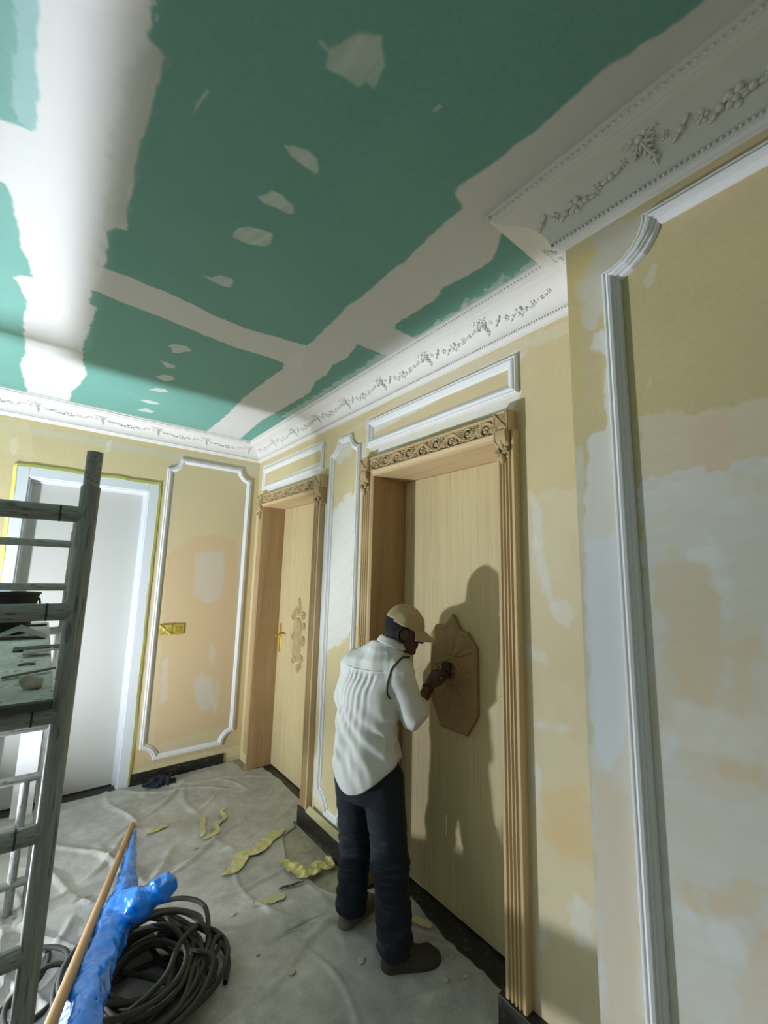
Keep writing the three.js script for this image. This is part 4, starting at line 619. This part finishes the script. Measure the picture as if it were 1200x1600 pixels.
  { const f = shoe([-.245, 2.362], [-.015, 2.472]), g = nets([-.31, -.01, 2.28], [.06, .13, 2.55], .005, f); const s = obj('shoe', local(g), mShoeR, pg); s.userData.label = 'dark dusty shoe with a mesh toe'; }
  { const f = shoe([-.275, 2.088], [-.04, 2.03]), g = nets([-.34, -.01, 1.95], [.03, .13, 2.16], .005, f); const s = obj('shoe', local(g), mShoeL, pg); s.userData.label = 'grey dusty shoe'; }
  // hair below the cap, cap with brim
  const inHead = (x, y, z) => head(x, y, z);
  obj('hair', local(nets([-.29, 1.27, 2.20], [.02, 1.54, 2.50], .0045, (x, y, z) => { const [f, u, s] = hl(x, y, z); return Math.max(inHead(x, y, z) - .007 - .003 * noise3(x * 90, y * 90, z * 90), f - .012 - Math.max(0, u) * .6, -u - .062 + f * .35, Math.hypot(f + .002, (u + .022) * .8, (Math.abs(s) - .075)) < .026 ? .01 : -1); })), mHair, pg);
  const capF = (x, y, z) => { const [f, u, s] = hl(x, y, z); const d = ell(f + .006, u - .020, s, .101, .096, .083) + (noise3(f * 30, u * 30, s * 30) - .5) * .006 + .0012 * Math.sin(Math.atan2(s, f) * 6); return Math.max(d, .014 - u - f * .10 + (f < -.07 ? .01 : 0)); };
  const cp = obj('cap', local(nets([-.30, 1.28, 2.20], [.02, 1.56, 2.51], .0045, capF)), mCap, pg);
  const toW = (f, u, s) => { const p = hc.clone().addScaledVector(hF, f).addScaledVector(hU, u).addScaledVector(hS, s).sub(V3(...B)); return [p.x, p.y, p.z]; };
  obj('brim', shell((u, v) => { const a = (u - .5) * 2.3, r0 = .088 + v * .074 * Math.cos(a * .72), f = Math.cos(a) * r0, s = Math.sin(a) * (.076 + v * .012); return toW(f, .026 - v * .030 * 1 - .9 * s * s * 6 * (.4 + v) * .5, s); }, 24, 10, .005), mCap, cp);
  obj('cap_button', (() => { const g = ball.clone(); g.scale(.007, .005, .007); const q = toW(-.006, .117, 0); g.translate(...q); return g; })(), mCap, cp);
  { const a = V3(...J.rw), b = V3(...J.re), d = a.clone().sub(b).normalize(), g = new THREE.TorusGeometry(.029, .003, 6, 24); g.applyQuaternion(new THREE.Quaternion().setFromUnitVectors(V3(0, 0, 1), d)); const p = a.clone().addScaledVector(d, -.012).sub(V3(...B)); g.translate(p.x, p.y, p.z); obj('bracelet', g, M(0x5b1717, .7), pg); }
  // sanding pad held against the carving
  { const t = thing('hand_pad', 'small dark pad pressed on the carved door plate by the hand', 'pad', null, [.168, 1.175, 2.345]); obj('pad', box(-.010, .008, -.030, .030, -.028, .028, .004), M(0x3a2a20, .9), t); obj('grit_face', box(.008, .0105, -.029, .029, -.027, .027, .001), M(0x57402c, .95), t); }
}
// ---------------------------------------------------------------- scaffold
const mSteel = new THREE.MeshPhysicalMaterial({ map: rgbTexture(256, 256, (i, j) => { const a = tnoise(i, j, 14, 14, 256, 256, 81), b = tnoise(i, j, 50, 50, 256, 256, 82), sp = tnoise(i, j, 26, 26, 256, 256, 83) > .8 ? -34 : 0; const v = 120 + a * 30 + b * 24 + sp; return [v * .98, v, v * .96]; }), roughness: .6, metalness: .1 });
const mDark = M(0x1d1d1c, .8);
{
  const zN = 2.70, zF = 1.08, xR = -1.483, xLf = -2.23, R = .0205, S = thing('scaffold', 'grey steel tube scaffold standing at the left edge', 'scaffold', null, [-1.86, 0, 1.89]), ox = 1.86, oz = -1.89, part = (n, g) => { g.translate(ox, 0, oz); return obj(n, g, mSteel, S); };
  for (const z of [zN, zF]) {
    for (const x of [z === zF ? xR + .045 : xR, xLf]) { const p = part('post', rod([x, .012, z], [x, 1.848, z], R, 20)); const q = obj('spigot', rod([x + ox, 1.84, z + oz], [x + ox, 1.936, z + oz], .0172, 18), mSteel, p); const f = obj('foot_plate', box(x + ox - .05, x + ox + .05, 0, .014, z + oz - .05, z + oz + .05, .003), mSteel, p); }
    for (const y of [1.778, 1.549, 1.322, 1.079, .848, .612, .376, .14]) { const r = part('rung', rod([xLf, y, z], [z === zF ? xR + .045 : xR, y, z], .0195, 16)); if (z === zN) obj('weld_band', rod([xR - .055 + ox, y, z + oz], [xR - .051 + ox, y, z + oz], .0200, 16), M(0x3a3834, .8), r); }
  }
  part('brace', rod([xLf - .03, .3, zF], [xLf - .03, 1.3, zN], .014)); part('brace', rod([xLf - .03, 1.3, zF], [xLf - .03, .3, zN], .014));
  part('inner_post', rod([-1.507, .012, zF], [-1.507, .60, zF], .0185, 16));
}
const TOP = 1.362;
{
  const t = thing('scaffold_platform', 'plaster-covered plank platform lying across the scaffold rungs', 'platform', null, [-1.78, 1.3435, 1.89]);
  const tx = rgbTexture(512, 512, (i, j) => { const a = tnoise(i, j, 9, 9, 512, 512, 91), b = tnoise(i, j, 40, 40, 512, 512, 92), c = tnoise(i, j, 120, 120, 512, 512, 93); const v = 168 + a * 46 + b * 30 - (b * c > .5 ? 50 : 0); return [v, v * 1.01, v * .98]; });
  const m = new THREE.MeshPhysicalMaterial({ map: tx, roughness: .9 }), top = TOP - 1.3435;
  obj('plank', metreUV(box(-.28, -.004, 0, top, -.89, .84, .004), 2), m, t); obj('plank', metreUV(box(.004, .28, 0, top, -.885, .835, .004), 2), m, t);
  obj('end_batten', metreUV(box(-.28, .278, top * .2, top + .002, .84, .862, .003), 0), M(0x4a4a46, .9), t);
}
{
  const b = thing('bucket', 'black rubber bucket on the scaffold platform', 'bucket', null, [-1.665, TOP, 1.45]), pr = [[0, 0], [.085, 0], [.088, .004], [.112, .165], [.118, .170], [.118, .176], [.110, .176], [.106, .168], [.083, .010], [0, .008]].map(([x, y]) => new THREE.Vector2(x, y));
  obj('pail', new THREE.LatheGeometry(pr, 36), M(0x15161a, .75), b); obj('handle', tubePath([[-.112, .15, 0], [-.11, .12, .07], [0, .085, .125], [.11, .12, .07], [.112, .15, 0]], .004, 30, 6), M(0x55565a, .5, { metalness: .7 }), b);
  const card = (label, pos, fn, col, nu = 10, nv = 6, th = .002) => { const o = obj('card_scrap', shell(fn, nu, nv, th), M(col, .9)); o.position.set(...pos); tag(o, label, 'scrap', 'offcuts on the scaffold platform'); return o; };
  card('folded grey card tented beside the black bucket', [-1.60, TOP + .001, 1.62], (u, v) => [-.085 + u * .17, .002 + .045 * (1 - Math.abs(u - .5) * 2) * (1 - .3 * v), -.06 + v * .12 + u * .03], 0x8d908c);
  card('flat dark grey card offcut near the platform edge', [-1.545, TOP + .003, 1.98], (u, v) => [-.06 + u * .13, .004 * u + .006 * Math.sin(u * 3) * v, -.07 + v * .10 + u * .02], 0x53585a);
  card('pale triangular offcut poking over the platform edge', [-1.525, TOP + .006, 2.10], (u, v) => [-.05 + u * .10, .006 + .004 * u, (v - .5) * .10 * (1 - u * .8)], 0x9fa09b);
  card('long thin wooden strip lying across the platform', [-1.555, TOP + .003, 2.46], (u, v) => [-.05 + u * .11, .003 + .004 * u, (v - .5) * .016 - u * .05], 0x77746a, 8, 2, .004);
  card('small dark fleck of board in mid platform', [-1.56, TOP + .002, 2.27], (u, v) => [-.02 + u * .04, .003 * Math.sin(u * 3), (v - .5) * .02], 0x4c4d4b, 4, 3);
  const bar = obj('flat_bar', box(-.055, .05, 0, .009, -.012, .012, .002), M(0x1a1a1f, .7)); bar.position.set(-1.56, TOP + .0005, 1.20); bar.rotation.y = .06; tag(bar, 'short black flat bar at the far end of the platform', 'bar');
  const cr = obj('plaster_crumb', nets([-.03, -.005, -.03], [.03, .05, .03], .004, (x, y, z) => ell2(x, y - .014, z, .020, .016, .016) + (noise3(x * 90, y * 90, z * 90) - .5) * .014), M(0xb3ada0, .95)); cr.position.set(-1.545, TOP, 2.60); tag(cr, 'pale crumb of plaster at the near end of the platform', 'crumb');
}
function ell2(x, y, z, a, b, c) { return (Math.hypot(x / a, y / b, z / c) - 1) * Math.min(a, b, c); }
// white board added to stand in for a glaring bright strip by the white door
{ const b = obj('bright_strip_board', box(-.058, .058, 0, 1.10, -.012, .012, .002), M(0xf2f2f4, .5)); b.position.set(-1.493, .004, .05); tag(b, 'narrow white board added in place of a glaring bright strip behind the scaffold', 'board'); }

// ---------------------------------------------------------------- plastic floor sheet
{
  const XR = [[.03, -.06], [.27, -.058], [.29, .10], [.6, .12], [1.15, .10], [1.18, -.06], [1.23, -.07], [1.28, -.18], [1.5, -.26], [1.8, -.22], [1.95, -.13], [1.975, .03], [2.1, .14], [2.25, .11], [2.41, .083], [2.74, .085], [2.79, .06], [2.80, -.065], [3.3, -.065], [3.32, -.36], [5.5, -.36]];
  const xr = z => { for (let i = 1; i < XR.length; i++) if (z <= XR[i][0]) { const t = (z - XR[i - 1][0]) / (XR[i][0] - XR[i - 1][0]); return lerp(XR[i - 1][1], XR[i][1], t); } return -.36; };
  const R = rng(77), folds = []; for (let i = 0; i < 46; i++) { const x = -2.4 + R() * 2.3, z = .1 + R() * 3, a = R() * 3.14, l = .12 + R() * .5; folds.push([x, z, Math.cos(a), Math.sin(a), l, (.003 + R() * .006) * (x < -.9 ? 1.7 : .8), .008 + R() * .014, R() * 9]); }
  for (const [x0, z0, x1, z1, h, w] of [[-.92, .60, -.42, .16, .012, .010], [-1.35, .9, -1.0, 1.5, .016, .012], [-1.45, 1.1, -1.25, 1.6, .018, .012], [-1.3, .55, -1.05, 1.0, .012, .012], [-.45, 1.85, .0, 2.35, .010, .014], [-.6, 1.55, -.25, 1.60, .010, .012], [-.9, 2.2, -.1, 2.0, .010, .014], [-.7, 2.5, .0, 2.6, .010, .015], [-.8, 1.2, -.45, 1.05, .010, .012], [-1.6, 1.0, -1.4, 1.7, .016, .012]]) { const dx = x1 - x0, dz = z1 - z0, l = Math.hypot(dx, dz); folds.push([(x0 + x1) / 2, (z0 + z1) / 2, dx / l, dz / l, l, h, w, R() * 9]); }
  const hgt = (x, z) => {
    let h = .004 + .010 * Math.pow(fbm2(x * 4, z * 4, 61, 3), 2) + .0025 * fbm2(x * 26, z * 26, 63, 2);
    for (const [fx, fz, c, s, l, a, w, ph] of folds) { const dx = x - fx, dz = z - fz, u = dx * c + dz * s; if (Math.abs(u) > l) continue; const v = -dx * s + dz * c + .03 * Math.sin(u * 9 + ph); if (Math.abs(v) > w * 2.2) continue; h += a * Math.exp(-(v / w) * (v / w)) * sstep(1, .5, Math.abs(u) / l); }
    const df = Math.min(Math.hypot((x + .15) * 1.2, z - 2.41), Math.hypot((x + .18) * 1.2, z - 2.06)); h *= sstep(.08, .18, df); return h + .0015;
  };
  const zs = []; for (let z = .03; z < 3.1; z += .0125) zs.push(z); for (let z = 3.1; z < 5.5; z += .1) zs.push(z);
  const nx = 230, pos = [], uv = [], idx = []; zs.forEach(z => { const e = xr(z) + (fbm2(z * 14, 3, 9, 3) - .5) * .02; for (let i = 0; i <= nx; i++) { const t = i / nx, x = lerp(e, -2.95, t * (.55 + .45 * t)); const y = i === 0 ? .0012 : hgt(x, z); pos.push(x, y, z); uv.push(x, z); } });
  for (let j = 0; j < zs.length - 1; j++) for (let i = 0; i < nx; i++) { const a = j * (nx + 1) + i, b = a + 1, c = a + nx + 1, d = c + 1; idx.push(a, b, c, b, d, c); }
  const g = new THREE.BufferGeometry(); g.setAttribute('position', new THREE.Float32BufferAttribute(pos, 3)); g.setAttribute('uv', new THREE.Float32BufferAttribute(uv, 2)); g.setIndex(idx); g.computeVertexNormals();
  const tx = rgbTexture(1024, 1024, (i, j) => { const a = tnoise(i, j, 6, 6, 1024, 1024, 101), b = tnoise(i, j, 26, 26, 1024, 1024, 102), c = tnoise(i, j, 110, 110, 1024, 1024, 103), d = tnoise(i, j, 300, 300, 1024, 1024, 104); let v = 170 + (a - .5) * 26 + (b - .5) * 20 + (c - .5) * 12 + (d > .93 ? 40 : 0); return [v, v, v * .97]; });
  const m = new THREE.MeshPhysicalMaterial({ map: tx, roughness: .36, side: THREE.DoubleSide }); tag(obj('plastic_sheet', g, m), 'dusty crinkled plastic sheet spread over the floor', 'plastic sheet');
}
// ---------------------------------------------------------------- things on the sheet
function ribbon(name, label, pts, w, col, amp, seed, cat = 'tape scrap', group = 'yellow tape scraps on the floor') {
  const c = new THREE.CatmullRomCurve3(pts.map(([x, z]) => V3(x, 0, z))), L = c.getLength(), n = Math.max(10, Math.round(L / .008)), b = c.getPointAt(.5);
  const o = obj(name, shell((u, v) => { const p = c.getPointAt(u), t = c.getTangentAt(u), ww = w * (.75 + .5 * noise2(u * 9, seed, 3)) * Math.min(1, .35 + 6 * Math.min(u, 1 - u)), q = (v - .5) * ww; return [p.x - t.z * q - b.x, .016 + amp * (fbm2(u * L * 45, v * 3, seed, 2)) + .004 * Math.abs(v - .5), p.z + t.x * q - b.z]; }, n, 5, .0012), M(col, .75)); o.position.set(b.x, 0, b.z); o.rotation.y = 0; tag(o, label, cat, group); return o;
}
ribbon('tape_scrap', 'short yellow tape strip near the tip of the wooden pole', [[-.87, .774], [-.81, .765], [-.743, .755]], .045, 0xc6bd84, .012, 3);
ribbon('tape_scrap', 'straight yellow tape strip beside a curled one', [[-.523, .765], [-.56, .88], [-.598, 1.005]], .035, 0xc4bd8e, .008, 5);
ribbon('tape_scrap', 'curled yellow tape strip between wooden pole and far wooden door', [[-.36, .76], [-.42, .79], [-.42, .88], [-.49, .93], [-.51, 1.01], [-.60, 1.04]], .03, 0xc4bd8e, .008, 7);
ribbon('tape_scrap', 'widest long crumpled yellow tape strip in mid floor', [[-.16, 1.23], [-.27, 1.27], [-.385, 1.334], [-.46, 1.33], [-.54, 1.41], [-.613, 1.411]], .075, 0xc4bc84, .009, 9);
ribbon('tape_scrap', 'crumpled yellow tape heap by the skirting behind the left shoe', [[-.30, 1.50], [-.29, 1.58], [-.25, 1.69], [-.19, 1.70], [-.17, 1.66], [-.11, 1.71], [-.08, 1.64]], .06, 0xccc47e, .024, 11);
ribbon('tape_scrap', 'faint pale yellow strip left of the jeans', [[-.56, 1.72], [-.48, 1.74], [-.40, 1.76]], .05, 0xb9b58c, .004, 13);
ribbon('tape_scrap', 'yellow strip on the threshold beside the right shoe', [[.005, 2.20], [.03, 2.27], [.06, 2.35]], .04, 0xc6bd88, .004, 15);
ribbon('dark_strip', 'short dark offcut strip left of the jeans', [[-.413, 1.705], [-.345, 1.718], [-.278, 1.731]], .014, 0x3c3936, .010, 17, 'strip', undefined);
{
  const R = rng(5); for (let i = 0; i < 12; i++) { const spots = [[-.05, 2.55], [-.10, 2.66], [-.35, 2.3], [-.5, 2.1], [-.7, 1.2], [-.3, .9], [-.45, .5], [-.25, .35], [-.6, 1.8], [-.75, 2.05]], s = spots[i % spots.length], x = s[0] + (R() - .5) * .22, z = s[1] + (R() - .5) * .22, r = .006 + R() * .010;
    const g = ball.clone(), p = g.attributes.position; for (let k = 0; k < p.count; k++) { const f = .7 + .6 * noise3(p.getX(k) * 2 + i, p.getY(k) * 2, p.getZ(k) * 2); p.setXYZ(k, p.getX(k) * f * r * 1.3, p.getY(k) * f * r * .4, p.getZ(k) * f * r); } g.computeVertexNormals(); const o = obj('plaster_flake', g, M(0xb9b39a, .95)); o.position.set(x, .011 + r * .2, z); tag(o, 'small pale plaster flake dropped on the plastic sheet', 'flake', 'plaster flakes on the sheet'); }
}
{ // dark cloth clump
  const o = obj('cloth_clump', nets([-.12, -.01, -.07], [.12, .09, .07], .005, (x, y, z) => Math.max(ell2(x, y - .012, z, .095, .045, .050) * .8 + (noise3(x * 38, y * 38, z * 38 + 5) - .5) * .050 + (noise3(x * 90, y * 90, z * 90) - .5) * .012, -y - .004)), M(0x16202e, .9)); o.position.set(-.668, .006, .115); tag(o, 'crumpled dark blue cloth by the black skirting', 'cloth'); }
{ // cable coil: one continuous cable
  const R = rng(19), pts = [], C = [-1.075, 1.915]; let ang = 0;
  const loops = 24; for (let l = 0; l < loops; l++) { const cx = C[0] + (R() - .5) * .13, cz = C[1] + (R() - .5) * .15, rx = .13 + R() * .125, rz = .14 + R() * .13, tl = (R() - .5) * .75, y0 = .020 + l * .0062; for (let k = 0; k < 10; k++) { ang += Math.PI * 2 / 10 * (1 + (R() - .5) * .2); pts.push(V3(cx + Math.cos(ang) * rx, Math.max(.022, y0 + tl * .13 * Math.cos(ang + l) + (R() - .5) * .012), cz + Math.sin(ang) * rz)); } }
  for (const p of [[-.90, .10, 1.78], [-.83, .07, 1.78], [-.775, .04, 1.84], [-.755, .022, 1.95], [-.80, .022, 2.05]]) pts.push(V3(...p));
  const pre = [[-1.62, .022, 1.40], [-1.48, .022, 1.38], [-1.36, .030, 1.46], [-1.40, .028, 1.62], [-1.52, .022, 1.66], [-1.55, .024, 1.54], [-1.44, .05, 1.45], [-1.30, .06, 1.56], [-1.34, .03, 1.74], [-1.46, .022, 1.78], [-1.48, .030, 1.66], [-1.36, .06, 1.60], [-1.24, .045, 1.68]].map(p => V3(...p));
  const all = [...pre, ...pts]; const g = new THREE.TubeGeometry(new THREE.CatmullRomCurve3(all), 2300, .0098, 7, false); g.translate(1.045, 0, -1.83); const o = obj('cable_coil', g, M(0x3a382f, .75)); o.position.set(-1.045, 0, 1.83); tag(o, 'heap of coiled dark cable on the plastic sheet', 'cable'); }
{ // pole with blue film
  const o = obj('wooden_pole', merge([rod([0, 0, 0], [-.469 * 1.14, .417 * 1.14, 1.729 * 1.14], .0165, 20), blobX(0, 0, 0, .0165, .0165, .0165)]), new THREE.MeshPhysicalMaterial({ color: 0xb08d5e, roughness: .6 })); o.position.set(-.925, .026, .628); tag(o, 'round wooden pole leaning from the floor towards the scaffold', 'pole');
  const P = [[-.942, .063, .798, .012], [-1.035, .164, 1.234, .026], [-1.102, .223, 1.553, .042], [-1.161, .265, 1.80, .058], [-1.218, .292, 1.954, .058], [-1.269, .325, 2.113, .05], [-1.308, .36, 2.27, .046], [-1.349, .41, 2.497, .046]];
  const Q2 = [[-1.15, .29, 1.82, .056], [-1.104, .345, 1.905, .044], [-1.072, .37, 1.928, .020], [-1.040, .392, 1.94, .040], [-1.022, .405, 1.945, .034]];
  const f = (x, y, z) => { let d = 1e3; for (const C of [P, Q2]) for (let i = 0; i < C.length - 1; i++) d = smin(d, cap(x, y, z, C[i], C[i + 1], C[i][3], C[i + 1][3]), .02); const n1 = noise3(x * 13 + z * 4, y * 20, z * 8), n2 = noise3(x * 30, y * 34 + x * 14, z * 18), n3 = noise3(x * 60 + y * 30, y * 60, z * 34); const k = .25 + .75 * sstep(1.2, 1.7, z); return d + k * ((noise3(x * 9, y * 12, z * 6) - .5) * .020 + Math.abs(n1 - .5) * .040 + Math.abs(n2 - .5) * .020 + Math.abs(n3 - .5) * .009 - .014); };
  const b = obj('blue_film', nets([-1.46, .0, .7], [-.9, .52, 2.58], .0065, f), new THREE.MeshPhysicalMaterial({ color: 0x128af2, roughness: .25, transmission: .12, thickness: 0, clearcoat: .4, clearcoatRoughness: .2 })); tag(b, 'crumpled bright blue plastic film wrapped along the wooden pole', 'plastic film'); }
// ---------------------------------------------------------------- floodlight on the floor beyond the scaffold, outside the frame
{
  const [x, y, z] = LAMP.pos, t = thing('floodlight', 'small work floodlight on the floor tilted up towards the wooden doors', 'lamp', null, [x, 0, z]);
  obj('stand', [box(-.09, .09, 0, .014, -.09, .09, .004), rod([-.04, .01, -.05], [-.04, y, -.05], .008), rod([-.05, .01, .04], [-.05, y, .04], .008)], mDark, t);
  const hd = new THREE.Group(); hd.name = 'lamp_head'; hd.position.set(0, y, 0); t.add(hd); hd.lookAt(V3(x, y, z).add(V3(...LAMP.aim)));
  obj('housing', box(-LAMP.w / 2 - .012, LAMP.w / 2 + .012, -LAMP.h / 2 - .012, LAMP.h / 2 + .012, -.06, -.006, .006), mDark, hd);
  obj('lit_panel', box(-LAMP.w / 2, LAMP.w / 2, -LAMP.h / 2, LAMP.h / 2, -.006, -.002), new THREE.MeshStandardMaterial({ color: 0xffffff, emissive: LAMP.color, emissiveIntensity: 4 }), hd);
  const l = new THREE.RectAreaLight(LAMP.color, LAMP.power / (LAMP.w * LAMP.h), LAMP.w, LAMP.h); l.rotation.y = Math.PI; l.position.set(0, 0, .001); hd.add(l);
}
renderer.render(scene, camera);
